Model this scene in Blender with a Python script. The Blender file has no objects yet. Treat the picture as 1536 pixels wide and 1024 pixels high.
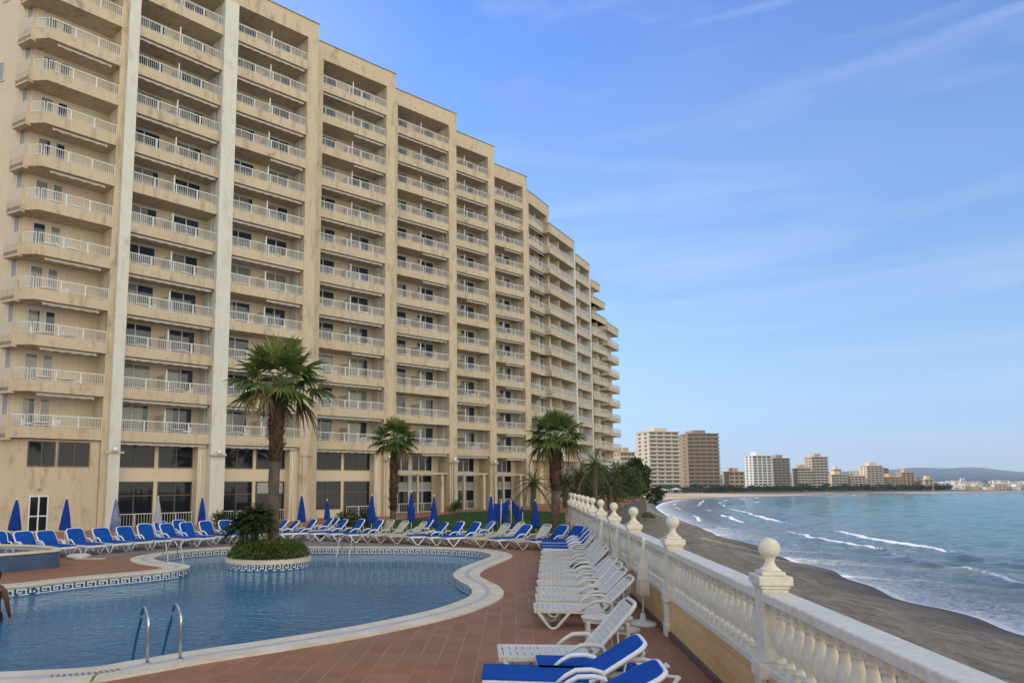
import bpy, bmesh, math, random
from mathutils import Matrix, Vector, noise
R = math.radians
random.seed(7)
scene = bpy.context.scene
COL = scene.collection

# ------------------------------------------------------------------ camera numbers
F, CX, CY, PITCH, EYE = 1050.0, 655.0, 607.7, math.atan(111.3 / 1050), 2.75
def ground(px, py, z=0.0):
    a = (px - CX) / F; b = (CY - py) / F
    d = (a, math.cos(PITCH) - math.sin(PITCH) * b, math.sin(PITCH) + math.cos(PITCH) * b)
    t = (z - EYE) / d[2]
    return Vector((d[0] * t, d[1] * t, z))
def at_depth(px, Y, z=0.0):                       # point of a given column, depth and height
    f = Y * math.cos(PITCH) + (z - EYE) * math.sin(PITCH)
    return Vector(((px - CX) / F * f, Y, z))

# ------------------------------------------------------------------ mesh helpers
class MB:
    def __init__(s): s.v = []; s.f = []; s.m = []; s.s = []
    def face(s, pts, m=0, smooth=False):
        i = len(s.v); s.v += [tuple(p) for p in pts]
        s.f.append(tuple(range(i, i + len(pts)))); s.m.append(m); s.s.append(smooth)
    def box(s, a, b, m=0, M=None):
        x0, y0, z0 = a; x1, y1, z1 = b
        c = [(x0,y0,z0),(x1,y0,z0),(x1,y1,z0),(x0,y1,z0),(x0,y0,z1),(x1,y0,z1),(x1,y1,z1),(x0,y1,z1)]
        if M is not None: c = [tuple(M @ Vector(p)) for p in c]
        i = len(s.v); s.v += c
        for q in ((0,3,2,1),(4,5,6,7),(0,1,5,4),(1,2,6,5),(2,3,7,6),(3,0,4,7)):
            s.f.append(tuple(i + k for k in q)); s.m.append(m); s.s.append(False)
    def prism(s, poly, z0, z1, m=0):
        n = len(poly); i = len(s.v)
        s.v += [(p[0], p[1], z0) for p in poly] + [(p[0], p[1], z1) for p in poly]
        s.f.append(tuple(i + k for k in reversed(range(n)))); s.f.append(tuple(i + n + k for k in range(n)))
        s.m += [m, m]; s.s += [False, False]
        for k in range(n):
            j = (k + 1) % n
            s.f.append((i + k, i + j, i + n + j, i + n + k)); s.m.append(m); s.s.append(False)
    def tube(s, path, r, n=8, m=0, cap=True):
        path = [Vector(p) for p in path]; rs = r if isinstance(r, (list, tuple)) else [r] * len(path)
        rings = []; up = None
        for k, p in enumerate(path):
            d = (path[min(k + 1, len(path) - 1)] - path[max(k - 1, 0)]).normalized()
            if up is None:
                up = Vector((0, 0, 1)) if abs(d.z) < .9 else Vector((1, 0, 0))
            a = d.cross(up)
            if a.length < 1e-5: a = d.orthogonal()
            a.normalize(); b = a.cross(d).normalized(); up = b
            i = len(s.v); rings.append(i)
            for q in range(n):
                t = 2 * math.pi * q / n
                s.v.append(tuple(p + (a * math.cos(t) + b * math.sin(t)) * rs[k]))
        for k in range(len(rings) - 1):
            for q in range(n):
                w = (q + 1) % n
                s.f.append((rings[k] + q, rings[k] + w, rings[k + 1] + w, rings[k + 1] + q)); s.m.append(m); s.s.append(True)
        if cap:
            s.f.append(tuple(rings[0] + q for q in reversed(range(n)))); s.f.append(tuple(rings[-1] + q for q in range(n)))
            s.m += [m, m]; s.s += [False, False]
    def lathe(s, prof, n=16, m=0, c=(0, 0, 0), fold=0, amp=0):
        rings = []
        for r, z in prof:
            rings.append(len(s.v))
            for q in range(n):
                t = 2 * math.pi * q / n; rr = r * (1 + (amp * math.cos(fold * t) if fold else 0))
                s.v.append((c[0] + rr * math.cos(t), c[1] + rr * math.sin(t), c[2] + z))
        for k in range(len(rings) - 1):
            for q in range(n):
                w = (q + 1) % n
                s.f.append((rings[k] + q, rings[k] + w, rings[k + 1] + w, rings[k + 1] + q)); s.m.append(m); s.s.append(True)
        s.f.append(tuple(rings[0] + q for q in reversed(range(n)))); s.f.append(tuple(rings[-1] + q for q in range(n)))
        s.m += [m, m]; s.s += [False, False]
    def mesh(s, name, mats):
        me = bpy.data.meshes.new(name); me.from_pydata(s.v, [], s.f)
        for k in mats: me.materials.append(k)
        me.polygons.foreach_set('material_index', s.m); me.polygons.foreach_set('use_smooth', s.s)
        me.update(); return me
    def build(s, name, mats, parent=None, M=None):
        return link(name, s.mesh(name, mats if isinstance(mats, (list, tuple)) else [mats]), parent, M)

def link(name, data, parent=None, M=None):
    o = bpy.data.objects.new(name, data); COL.objects.link(o)
    if parent is not None: o.parent = parent
    if M is not None: o.matrix_basis = M
    return o
def tag(o, label=None, cat=None, group=None, kind=None):
    if label: o['label'] = label
    if cat: o['category'] = cat
    if group: o['group'] = group
    if kind: o['kind'] = kind
    return o
def thing(name, loc, label, cat, rz=0.0, group=None):
    o = bpy.data.objects.new(name, None); COL.objects.link(o)
    o.location = loc; o.rotation_euler = (0, 0, rz); o.empty_display_size = .2
    return tag(o, label, cat, group)
KIDS = {}
def copy_tree(root):
    def rec(o, parent):
        c = o.copy(); COL.objects.link(c); c.parent = parent
        for ch in o.children: rec(ch, c)
        return c
    return rec(root, None)
def bevel(o, w, seg=2):
    b = o.modifiers.new('Bevel', 'BEVEL'); b.width = w; b.segments = seg; b.limit_method = 'ANGLE'; b.angle_limit = R(40)
    return o
def TR(x, y, z, rz=0.0): return Matrix.Translation((x, y, z)) @ Matrix.Rotation(rz, 4, 'Z')
ORD = ['first','second','third','fourth','fifth','sixth','seventh','eighth','ninth','tenth','eleventh','twelfth','thirteenth',
       'fourteenth','fifteenth','sixteenth','seventeenth','eighteenth','nineteenth','twentieth','twenty-first','twenty-second','twenty-third','twenty-fourth','twenty-fifth']

# ------------------------------------------------------------------ materials
def mat(name, col, rough=.6, spec=.3, metal=0.0):
    m = bpy.data.materials.new(name); m.use_nodes = True
    b = m.node_tree.nodes['Principled BSDF']
    b.inputs['Base Color'].default_value = (*col, 1); b.inputs['Roughness'].default_value = rough
    b.inputs['Metallic'].default_value = metal; b.inputs['Specular IOR Level'].default_value = spec
    return m
class NT:
    def __init__(s, m): s.t = m.node_tree; s.n = s.t.nodes; s.b = s.n.get('Principled BSDF')
    def new(s, ty, **kw):
        x = s.n.new(ty)
        for k, v in kw.items(): setattr(x, k, v)
        return x
    def ln(s, a, b): s.t.links.new(a, b)
    def pos(s, scale=(1, 1, 1), kind='pos', rot=(0, 0, 0)):
        if kind == 'pos': src = s.new('ShaderNodeNewGeometry').outputs['Position']
        else: src = s.new('ShaderNodeTexCoord').outputs['Object' if kind == 'obj' else 'UV']
        mp = s.new('ShaderNodeMapping'); mp.inputs['Scale'].default_value = scale; mp.inputs['Rotation'].default_value = rot
        s.ln(src, mp.inputs['Vector']); return mp.outputs['Vector']
    def noise(s, vec, scale=5, detail=4, rough=.55, dist=0):
        x = s.new('ShaderNodeTexNoise'); x.inputs['Scale'].default_value = scale; x.inputs['Detail'].default_value = detail
        x.inputs['Roughness'].default_value = rough; x.inputs['Distortion'].default_value = dist
        s.ln(vec, x.inputs['Vector']); return x.outputs['Fac']
    def ramp(s, fac, a, b, ca=(0, 0, 0), cb=(1, 1, 1)):
        x = s.new('ShaderNodeValToRGB'); e = x.color_ramp.elements
        e[0].position = a; e[1].position = b; e[0].color = (*ca, 1); e[1].color = (*cb, 1)
        s.ln(fac, x.inputs['Fac']); return x.outputs['Color']
    def mix(s, fac, a, b, mode='MIX'):
        x = s.new('ShaderNodeMix', data_type='RGBA', blend_type=mode)
        for sock, v in ((x.inputs[0], fac), (x.inputs[6], a), (x.inputs[7], b)):
            if isinstance(v, (int, float)): sock.default_value = v
            elif isinstance(v, tuple): sock.default_value = (*v, 1)
            else: s.ln(v, sock)
        return x.outputs[2]
    def math(s, op, a, b=None, c=None):
        x = s.new('ShaderNodeMath', operation=op)
        for i, v in enumerate((a, b, c)):
            if v is None: continue
            if isinstance(v, (int, float)): x.inputs[i].default_value = v
            else: s.ln(v, x.inputs[i])
        return x.outputs[0]
    def bump(s, h, strength=.3, dist=.02):
        x = s.new('ShaderNodeBump'); x.inputs['Strength'].default_value = strength; x.inputs['Distance'].default_value = dist
        s.ln(h, x.inputs['Height']); s.ln(x.outputs['Normal'], s.b.inputs['Normal'])
    def base(s, c): s.ln(c, s.b.inputs['Base Color'])

def stucco(name, col, dark, streak=.55, patch=.5):
    m = mat(name, col, .9, .15); n = NT(m)
    p = n.pos()
    big = n.ramp(n.noise(n.pos((.35, .35, .5)), 1.0, 5, .6), .38, .7)
    drip = n.ramp(n.noise(n.pos((2.4, 2.4, .6)), 1.0, 6, .66), .52, .74)
    spots = n.ramp(n.noise(n.pos((1, 1, .7)), .8, 7, .68), .58, .72)
    fine = n.ramp(n.noise(p, 22, 3, .6), .3, .75, (.88, .88, .88), (1.05, 1.05, 1.05))
    c = n.mix(n.math('MULTIPLY', big, patch), col, tuple(k * .86 for k in col))
    c = n.mix(n.math('MULTIPLY', drip, streak), c, dark)
    wash = n.ramp(n.noise(n.pos((5.5, 5.5, .5)), 1.0, 4, .6), .55, .75)
    c = n.mix(n.math('MULTIPLY', wash, streak * .35), c, tuple(k * 1.3 for k in dark))
    c = n.mix(n.math('MULTIPLY', spots, streak * .95), c, tuple(k * .85 for k in dark))
    c = n.mix(1.0, c, fine, 'MULTIPLY'); n.base(c)
    n.bump(n.noise(p, 30, 3), .12, .02)
    return m
M = {}
M['stucco'] = stucco('stucco', (.60, .495, .355), (.19, .15, .105), .62)
M['stucco_wall'] = stucco('stucco_inner_wall', (.70, .595, .43), (.48, .395, .28), .3)
M['stucco_white'] = stucco('stucco_white', (.68, .675, .60), (.40, .34, .24), .5)
M['stucco_dark'] = stucco('roof_edge', (.30, .26, .20), (.14, .12, .10))
M['white_metal'] = mat('white_metal', (.70, .71, .71), .4, .4)
M['alu'] = mat('window_frame', (.62, .62, .60), .45, .4)
M['brown_frame'] = mat('brown_frame', (.10, .075, .055), .5, .4)
M['awning'] = mat('awning_cloth', (.50, .48, .44), .85, .1)
M['panel'] = stucco('balcony_panel', (.64, .56, .44), (.48, .37, .24), .3)

def glass_mat(name, tint, curtain):
    m = mat(name, tint, .04, .7); n = NT(m)
    oi = n.new('ShaderNodeObjectInfo').outputs['Random']
    xyz = n.new('ShaderNodeSeparateXYZ'); n.ln(n.pos((1, 1, 1), 'obj'), xyz.inputs[0])
    fold = n.math('SINE', n.math('MULTIPLY', xyz.outputs[0], 55.0))
    cc = n.mix(n.math('MULTIPLY_ADD', fold, .25, .5), (.20, .20, .18), (.36, .35, .31))
    edge = n.math('LESS_THAN', n.math('ADD', n.math('MULTIPLY', xyz.outputs[0], .55), 0.0), n.math('SUBTRACT', n.math('MULTIPLY', oi, 1.6), 1.0))
    n.base(n.mix(n.math('MULTIPLY', edge, curtain), tint, cc))
    return m
M['door_glass'] = glass_mat('door_glass', (.028, .042, .065), .8)  # blue tint stands in for clear sky reflected in the panes
M['lobby_glass'] = mat('lobby_glass', (.012, .015, .018), .04, .32)
M['blind'] = mat('blind', (.34, .34, .325), .7, .2)
M['furniture'] = mat('furniture_white', (.86, .86, .84), .4, .4)
M['slot'] = mat('drain_slot', (.22, .21, .20), .8)

# deck tiles
def deck_mat():
    m = mat('deck_tiles', (.2, .1, .07), .62, .3); n = NT(m)
    ang = -math.atan(.11)
    v = n.pos((1, 1, 1), 'pos', (0, 0, -ang)); s = n.new('ShaderNodeSeparateXYZ'); n.ln(v, s.inputs[0])
    fx = n.math('FRACT', n.math('DIVIDE', s.outputs[0], .30)); fy = n.math('FRACT', n.math('DIVIDE', s.outputs[1], .30))
    jx = n.math('LESS_THAN', fx, .045); jy = n.math('LESS_THAN', fy, .035)
    cell = n.new('ShaderNodeCombineXYZ')
    n.ln(n.math('FLOOR', n.math('DIVIDE', s.outputs[0], .30)), cell.inputs[0]); n.ln(n.math('FLOOR', n.math('DIVIDE', s.outputs[1], .30)), cell.inputs[1])
    wn = n.new('ShaderNodeTexWhiteNoise', noise_dimensions='3D'); n.ln(cell.outputs[0], wn.inputs['Vector'])
    c = n.mix(wn.outputs['Value'], (.30, .125, .058), (.37, .175, .082))
    st = n.ramp(n.noise(n.pos(), .55, 6, .62), .35, .75)
    c = n.mix(n.math('MULTIPLY', st, .55), c, (.20, .105, .08))
    worn = n.ramp(n.noise(n.pos((1, 1, 1)), 3.0, 6, .7), .55, .8)
    c = n.mix(n.math('MULTIPLY', worn, .3), c, (.40, .25, .19))
    patchy = n.ramp(n.noise(n.pos(), .8, 3), .4, .6)
    c = n.mix(n.math('MULTIPLY', jx, n.math('MULTIPLY_ADD', patchy, .4, .15)), c, (.50, .40, .33))
    c = n.mix(n.math('MULTIPLY', jy, .6), c, (.16, .085, .06))
    n.base(c)
    n.ln(n.math('MULTIPLY_ADD', st, -.18, .62), n.b.inputs['Roughness'])
    n.bump(n.math('SUBTRACT', n.math('MULTIPLY', n.noise(n.pos(), 25, 3), .3), n.math('MAXIMUM', jx, jy)), .25, .01)
    return m
M['deck'] = deck_mat()
def speckle(name, c1, c2, scale=3, rough=.7, fine=40, bump=.1):
    m = mat(name, c1, rough, .3); n = NT(m)
    c = n.mix(n.ramp(n.noise(n.pos(), scale, 6, .65), .35, .7), c1, c2)
    c = n.mix(1.0, c, n.ramp(n.noise(n.pos(), fine, 2), .3, .7, (.86, .86, .86), (1.06, 1.06, 1.06)), 'MULTIPLY')
    n.base(c); n.bump(n.noise(n.pos(), fine, 3), bump, .01); return m
M['coping'] = speckle('coping_stone', (.78, .69, .53), (.62, .52, .36), 1.4, .6)
M['mosaic'] = speckle('mosaic_band', (.54, .54, .53), (.42, .44, .46), 9, .4, 60)
M['navy_tile'] = speckle('navy_tile', (.035, .07, .15), (.05, .10, .20), 6, .25, 50)
M['white_tile'] = mat('white_tile', (.75, .76, .76), .25, .5)
M['spa_tile'] = speckle('spa_tile', (.05, .085, .16), (.075, .115, .20), 2.5, .35, 30)
M['pool_floor'] = mat('pool_floor', (.05, .2, .33), .6)
M['grey_pave'] = speckle('grey_paving', (.27, .23, .215), (.21, .175, .16), 1.2, .75)
def water_pool():
    m = mat('pool_water', (.012, .085, .15), .03, .36); n = NT(m)
    n.b.inputs['IOR'].default_value = 1.33
    v = n.pos((1, 1.0, 1), 'pos', (0, 0, .5))
    c = n.mix(n.ramp(n.noise(n.pos(), .16, 3), .4, .65), (.003, .112, .225), (.006, .165, .30)); n.base(c)
    h = n.math('ADD', n.noise(n.pos((1, 1.6, 1), 'pos', (0, 0, .35)), 1.5, 3, .5, 1.4), n.math('MULTIPLY', n.noise(v, 7.5, 3, .6, .8), .28))
    n.bump(h, .42, .16)
    return m
M['pool_water'] = water_pool()
M['spa_water'] = mat('spa_water', (.02, .10, .06), .04, .5)
NT(M['spa_water']).bump(NT(M['spa_water']).noise(NT(M['spa_water']).pos(), 4, 3), .15, .05)
M['steel'] = mat('steel', (.55, .55, .54), .18, .5, 1.0)
M['plastic'] = speckle('white_plastic', (.66, .64, .57), (.58, .56, .48), 2.5, .42, 30, .03)
M['plastic_old'] = speckle('cream_plastic', (.60, .56, .45), (.54, .50, .39), 3, .5, 30, .03)
M['plastic_frame'] = mat('plastic_frame', (.78, .78, .76), .4, .4)
def cloth(name, c, c2):
    m = mat(name, c, .8, .15); n = NT(m)
    n.base(n.mix(n.ramp(n.noise(n.pos(), 4, 4), .35, .7), c, c2))
    w = n.new('ShaderNodeTexWave'); w.inputs['Scale'].default_value = 90; n.ln(n.pos((1, 1, 1), 'obj'), w.inputs['Vector'])
    n.bump(w.outputs['Fac'], .08, .004); return m
M['blue'] = cloth('blue_fabric', (.006, .08, .36), (.005, .06, .29))
M['blue_faded'] = cloth('faded_blue_fabric', (.10, .16, .42), (.13, .18, .38))
M['parasol_blue'] = cloth('parasol_blue', (.012, .055, .30), (.010, .04, .23))
M['parasol_faded'] = cloth('parasol_faded', (.30, .30, .36), (.08, .12, .34))
M['parasol_grey'] = cloth('parasol_grey', (.46, .45, .47), (.36, .36, .42))
M['parasol_white'] = cloth('parasol_white', (.66, .62, .53), (.52, .48, .40))
M['black_cloth'] = mat('black_cloth', (.012, .012, .016), .8)
M['pole'] = mat('white_pole', (.72, .72, .70), .45)
M['baluster'] = speckle('cast_stone_white', (.77, .70, .555), (.69, .62, .47), 1.3, .5, 12, .01)
M['rail_white'] = speckle('rail_white', (.76, .70, .565), (.70, .64, .50), .9, .45, 12, .01)
def tan_tile():
    m = mat('tan_tile', (.45, .28, .12), .45, .4); n = NT(m)
    v = n.pos((1, 1, 1), 'pos', (0, 0, math.atan(.11))); s = n.new('ShaderNodeSeparateXYZ'); n.ln(v, s.inputs[0])
    fy = n.math('FRACT', n.math('DIVIDE', s.outputs[1], .34)); fz = n.math('FRACT', n.math('DIVIDE', s.outputs[2], .285))
    j = n.math('MAXIMUM', n.math('LESS_THAN', fy, .02), n.math('LESS_THAN', fz, .025))
    grain = n.noise(n.pos((1, 1, 7)), 2.2, 5, .6)
    c = n.mix(n.ramp(grain, .35, .7), (.78, .50, .22), (.64, .39, .16))
    n.base(n.mix(n.math('MULTIPLY', j, .6), c, (.24, .15, .08))); return m
M['tan_tile'] = tan_tile()
M['brown_skirt'] = speckle('brown_skirting', (.19, .10, .07), (.14, .08, .055), 3)
def sand_mat():
    m = mat('sand', (.27, .22, .16), .95, .1); n = NT(m)
    at = n.new('ShaderNodeAttribute', attribute_name='wet'); wet = at.outputs['Fac']
    g = n.noise(n.pos((1, .45, 1), 'pos', (0, 0, .5)), 1.1, 8, .78)
    dry = n.mix(n.ramp(g, .40, .62), (.43, .37, .29), (.205, .17, .13))
    dry = n.mix(1.0, dry, n.ramp(n.noise(n.pos(), 7, 4, .7), .3, .7, (.78, .78, .78), (1.12, 1.12, 1.12)), 'MULTIPLY')
    far = n.new('ShaderNodeAttribute', attribute_name='land').outputs['Fac']
    sy_ = n.new('ShaderNodeSeparateXYZ'); n.ln(n.pos(), sy_.inputs[0])
    farm = n.new('ShaderNodeMapRange'); n.ln(sy_.outputs[1], farm.inputs['Value']); farm.inputs['From Min'].default_value = 180; farm.inputs['From Max'].default_value = 300
    soil = n.mix(n.ramp(n.noise(n.pos(), .05, 5), .4, .6), (.20, .175, .13), (.26, .22, .16))
    soil = n.mix(farm.outputs[0], soil, (.14, .135, .10)); dry = n.mix(farm.outputs[0], dry, (.52, .41, .28))
    wetm = n.math('SMOOTH_MIN', 1.0, n.math('MULTIPLY_ADD', n.noise(n.pos(), .35, 4), .25, n.math('SUBTRACT', wet, .12)), .05)
    c = n.mix(wetm, dry, (.085, .076, .062))
    c = n.mix(far, c, soil); n.base(c)
    n.ln(n.math('MULTIPLY_ADD', wetm, -.45, .95), n.b.inputs['Roughness'])
    n.bump(n.math('ADD', n.noise(n.pos((1, .6, 1), 'pos', (0, 0, .5)), 3.5, 6, .7), g), 1.0, .22); return m
M['sand'] = sand_mat()
def sea_mat():
    m = mat('sea', (.03, .1, .15), .08, .36); n = NT(m)
    n.b.inputs['IOR'].default_value = 1.33
    sh = n.new('ShaderNodeAttribute', attribute_name='shore').outputs['Fac']
    fo = n.new('ShaderNodeAttribute', attribute_name='foam').outputs['Fac']
    c = n.mix(n.ramp(sh, .0, .12), (.16, .155, .145), (.11, .16, .165))
    c = n.mix(n.ramp(sh, .06, .35), c, (.03, .155, .155))
    c = n.mix(n.ramp(sh, .35, 1.0), c, (.014, .085, .125))
    pt = n.ramp(n.noise(n.pos((.35, 1, 1)), .05, 4), .4, .62)
    c = n.mix(n.math('MULTIPLY', pt, .35), c, (.02, .10, .16))
    lace = n.noise(n.pos((1, 1, 1), 'pos', (0, 0, .6)), 1.3, 9, .72, 1.5)
    fm = n.ramp(n.math('ADD', n.math('MULTIPLY', fo, 1.25), n.math('SUBTRACT', lace, .85)), .0, .26)
    c = n.mix(fm, c, (.70, .73, .76)); n.base(c)
    n.ln(n.math('MULTIPLY_ADD', fm, .55, .10), n.b.inputs['Roughness'])
    h = n.math('ADD', n.noise(n.pos((.55, 1, 1), 'pos', (0, 0, -.5)), .55, 6, .6, .6), n.math('MULTIPLY', n.noise(n.pos((.6, 1, 1), 'pos', (0, 0, -.4)), 2.6, 4, .6, .5), .35))
    n.bump(h, 1.0, .6); return m
M['sea'] = sea_mat()
def leaf_mat(name, a, b, scale=1.5, tr=.25):
    m = mat(name, a, .55, .3); n = NT(m)
    g = n.new('ShaderNodeNewGeometry')
    c = n.mix(n.ramp(n.noise(n.pos(), scale, 3), .35, .65), a, b)
    rnd = n.new('ShaderNodeMapRange'); n.ln(g.outputs['Random Per Island'], rnd.inputs['Value']); rnd.inputs['To Min'].default_value = .65; rnd.inputs['To Max'].default_value = 1.35
    x = n.new('ShaderNodeVectorMath', operation='SCALE'); n.ln(c, x.inputs[0]); n.ln(rnd.outputs[0], x.inputs['Scale'])
    n.base(x.outputs[0])
    t = n.new('ShaderNodeBsdfTranslucent'); n.ln(x.outputs[0], t.inputs['Color'])
    mx = n.new('ShaderNodeMixShader'); mx.inputs[0].default_value = tr
    n.ln(n.b.outputs[0], mx.inputs[1]); n.ln(t.outputs[0], mx.inputs[2]); n.ln(mx.outputs[0], n.n['Material Output'].inputs['Surface'])
    return m
M['palm'] = leaf_mat('palm_leaf', (.075, .135, .028), (.13, .175, .04))
M['palm_young'] = leaf_mat('palm_leaf_young', (.15, .21, .04), (.23, .24, .07))
M['palm_dead'] = leaf_mat('palm_leaf_dead', (.23, .17, .08), (.15, .10, .05))
M['leaf_dark'] = leaf_mat('dark_leaf', (.022, .045, .016), (.04, .07, .022))
M['leaf_mid'] = leaf_mat('mid_leaf', (.065, .105, .025), (.105, .14, .035))
M['leaf_olive'] = leaf_mat('olive_leaf', (.085, .095, .03), (.12, .11, .04))
M['grass'] = leaf_mat('grass_blade', (.03, .085, .012), (.05, .115, .018))
M['lawn'] = speckle('lawn_soil', (.022, .06, .010), (.035, .075, .014), 1.5, .9, 30, .4)
M['bark'] = speckle('palm_bark', (.15, .115, .085), (.075, .056, .042), 5, .95, 16, .9)
M['boots'] = speckle('palm_leaf_base', (.15, .085, .045), (.08, .045, .028), 5, .9, 18, .4)
M['bark_dark'] = speckle('bark', (.06, .045, .035), (.10, .075, .055), 4, .95, 14, .5)
M['soil'] = speckle('soil', (.07, .05, .035), (.04, .03, .02), 4, 1, 20, .5)
M['tower_cream'] = stucco('tower_cream', (.66, .56, .42), (.5, .42, .32), .2)
M['tower_white'] = stucco('tower_white', (.74, .73, .70), (.6, .58, .55), .15)
M['tower_brown'] = stucco('tower_brown', (.34, .24, .165), (.25, .18, .13), .2)
M['tower_tan'] = stucco('tower_tan', (.52, .40, .29), (.38, .27, .18), .2)
M['tower_grey'] = stucco('tower_grey', (.34, .29, .25), (.25, .21, .19), .2)
M['tower_ochre'] = stucco('tower_ochre', (.52, .38, .25), (.38, .27, .18), .2)
M['tower_slab'] = stucco('tower_slab', (.60, .54, .46), (.45, .40, .33), .2)
M['tower_glass'] = mat('tower_window', (.035, .035, .038), .25, .5)
M['hill'] = speckle('hillside', (.018, .045, .09), (.03, .06, .10), .004, 1, .02, 0)  # distance haze is put into the hill colour as blue
M['skin'] = mat('skin', (.12, .055, .037), .5)
M['hair'] = mat('hair', (.012, .009, .008), .6)
M['lamp_glass'] = mat('lamp_glass', (.75, .76, .78), .15, .6)

# ------------------------------------------------------------------ world, sun, camera, haze
HAZE_D = 1.15e-4
SUN_EL, SUN_AZ = R(29), math.atan2(-.74, .67)          # azimuth measured from +Y towards +X
w = bpy.data.worlds.new('World'); scene.world = w; w.use_nodes = True
nt = w.node_tree; n = NT(w); bg = nt.nodes['Background']
sky = nt.nodes.new('ShaderNodeTexSky'); sky.sky_type = 'NISHITA'; sky.sun_disc = False
sky.sun_elevation = SUN_EL; sky.sun_rotation = SUN_AZ
sky.altitude = 0; sky.air_density = 1.0; sky.dust_density = .0; sky.ozone_density = 6.0
tc = nt.nodes.new('ShaderNodeTexCoord'); vec = tc.outputs['Generated']
sx = nt.nodes.new('ShaderNodeSeparateXYZ'); nt.links.new(vec, sx.inputs[0])
def wmap(scale, rot=(0, 0, 0), loc=(0, 0, 0)):
    mp = nt.nodes.new('ShaderNodeMapping'); mp.inputs['Scale'].default_value = scale; mp.inputs['Rotation'].default_value = rot; mp.inputs['Location'].default_value = loc
    nt.links.new(vec, mp.inputs['Vector']); return mp.outputs['Vector']
wisp = n.ramp(n.noise(wmap((1.0, 1.0, 8.0), (.0, .02, .4), (1.1, 7.7, .6)), 2.2, 7, .58, .7), .47, .80)
veil = n.ramp(n.noise(wmap((1, 1, 3.0), (0, .1, 0)), 1.3, 4, .55), .40, .75)
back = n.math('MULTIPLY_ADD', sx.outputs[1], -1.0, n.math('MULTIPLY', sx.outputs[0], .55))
fill_bank = n.math('MULTIPLY', n.ramp(back, .05, .75), n.ramp(n.noise(wmap((1, 1, 2.2)), 2.0, 6, .6, .4), .25, .55))  # bright clouds added behind the camera as fill light for the hotel front
gr_ = nt.nodes.new('ShaderNodeValToRGB'); nt.links.new(sx.outputs[2], gr_.inputs['Fac'])
el_ = gr_.color_ramp.elements; el_[0].position = .02; el_[0].color = (.42, .48, .74, 1); el_[1].position = .56; el_[1].color = (.68, .78, 1, 1)
for p_, c_ in ((.15, (.76, .72, .70)), (.36, (.84, .84, .89))): e_ = el_.new(p_); e_.color = (*c_, 1)
graded = n.mix(1.0, sky.outputs[0], gr_.outputs['Color'], 'MULTIPLY')
gain = nt.nodes.new('ShaderNodeVectorMath'); gain.operation = 'SCALE'; nt.links.new(graded, gain.inputs[0]); gain.inputs['Scale'].default_value = 1.42
glow = n.math('MULTIPLY', n.ramp(n.math('MULTIPLY', sx.outputs[0], -1.0), -.45, .35), .26)
c1 = n.mix(n.math('ADD', glow, n.math('MULTIPLY', n.math('MAXIMUM', wisp, n.math('MULTIPLY', veil, .30)), .29)), gain.outputs[0], (5.0, 5.5, 6.2))
c2 = n.mix(fill_bank, c1, (11.8, 11.0, 9.0))
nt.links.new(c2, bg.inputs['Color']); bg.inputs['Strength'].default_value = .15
sd = bpy.data.lights.new('Sun', 'SUN'); sd.energy = 4.0; sd.angle = R(.5); sd.color = (1, .88, .70)
so = bpy.data.objects.new('sun', sd); COL.objects.link(so)
sdir = Vector((math.sin(SUN_AZ) * math.cos(SUN_EL), math.cos(SUN_AZ) * math.cos(SUN_EL), math.sin(SUN_EL)))
so.rotation_euler = sdir.to_track_quat('Z', 'Y').to_euler(); so.location = sdir * 100
cd = bpy.data.cameras.new('Camera'); cam = bpy.data.objects.new('camera', cd); COL.objects.link(cam)
cam.location = (0, 0, EYE); cam.rotation_euler = (R(90) + PITCH, 0, 0)
cd.sensor_width = 36; cd.lens = F / 1536 * 36; cd.shift_x = (768 - CX) / 1536; cd.shift_y = (CY - 512) / 1536
cd.clip_start = .05; cd.clip_end = 20000; scene.camera = cam
vs = scene.view_settings; vs.view_transform = 'Standard'; vs.look = 'None'; vs.exposure = 0.24; vs.gamma = 1
scene.cycles.max_bounces = 6; scene.cycles.diffuse_bounces = 3; scene.cycles.volume_bounces = 0; scene.cycles.transparent_max_bounces = 6

# ================================================================== shoreline, beach, sea, hills
SEA_Z = -6.5
def interp(tab, x):
    if x <= tab[0][0]:
        (a, b), (c, d) = tab[0], tab[1]
        return b + (x - a) * (d - b) / (c - a)
    for (a, b), (c, d) in zip(tab, tab[1:]):
        if x <= c: return b + (x - a) * (d - b) / (c - a)
    return tab[-1][1]
shore_px = [(1536,952),(1438,914.6),(1314,885.6),(1252,863),(1223,848),(1165,832),(1107,813),(1053,796.6),(1016,782),(990,767),(983,760),(994,754),(1014.6,749),(1046,747),(1098,744.8),(1192,743.3),(1266,740)]
sp = [ground(x, y, SEA_Z) for x, y in shore_px]
SH = [(-200, sp[0].x - 33), (-40, sp[0].x - 10), (8, sp[0].x - 2)] + sorted([(p.y, p.x) for p in sp])
SH += [(535, 470), (548, 900), (556, 3000), (566, 9000), (12000, 12000)]
def shore_x(Y):
    return interp(SH, Y) + (.9 * math.sin(Y * .21) + .5 * math.sin(Y * .53 + 1) if 0 < Y < 150 else 0)
def garden_x(Y):                                      # seaward edge of the terrace, then of the hotel garden
    return interp([(-300, 2.84 - 33), (38, 7.3), (66, 19), (115, 37), (200, 60), (330, 74), (440, 100), (456, 232), (535, 450), (548, 885), (556, 2980), (566, 8980), (12000, 11980)], Y)
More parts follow.
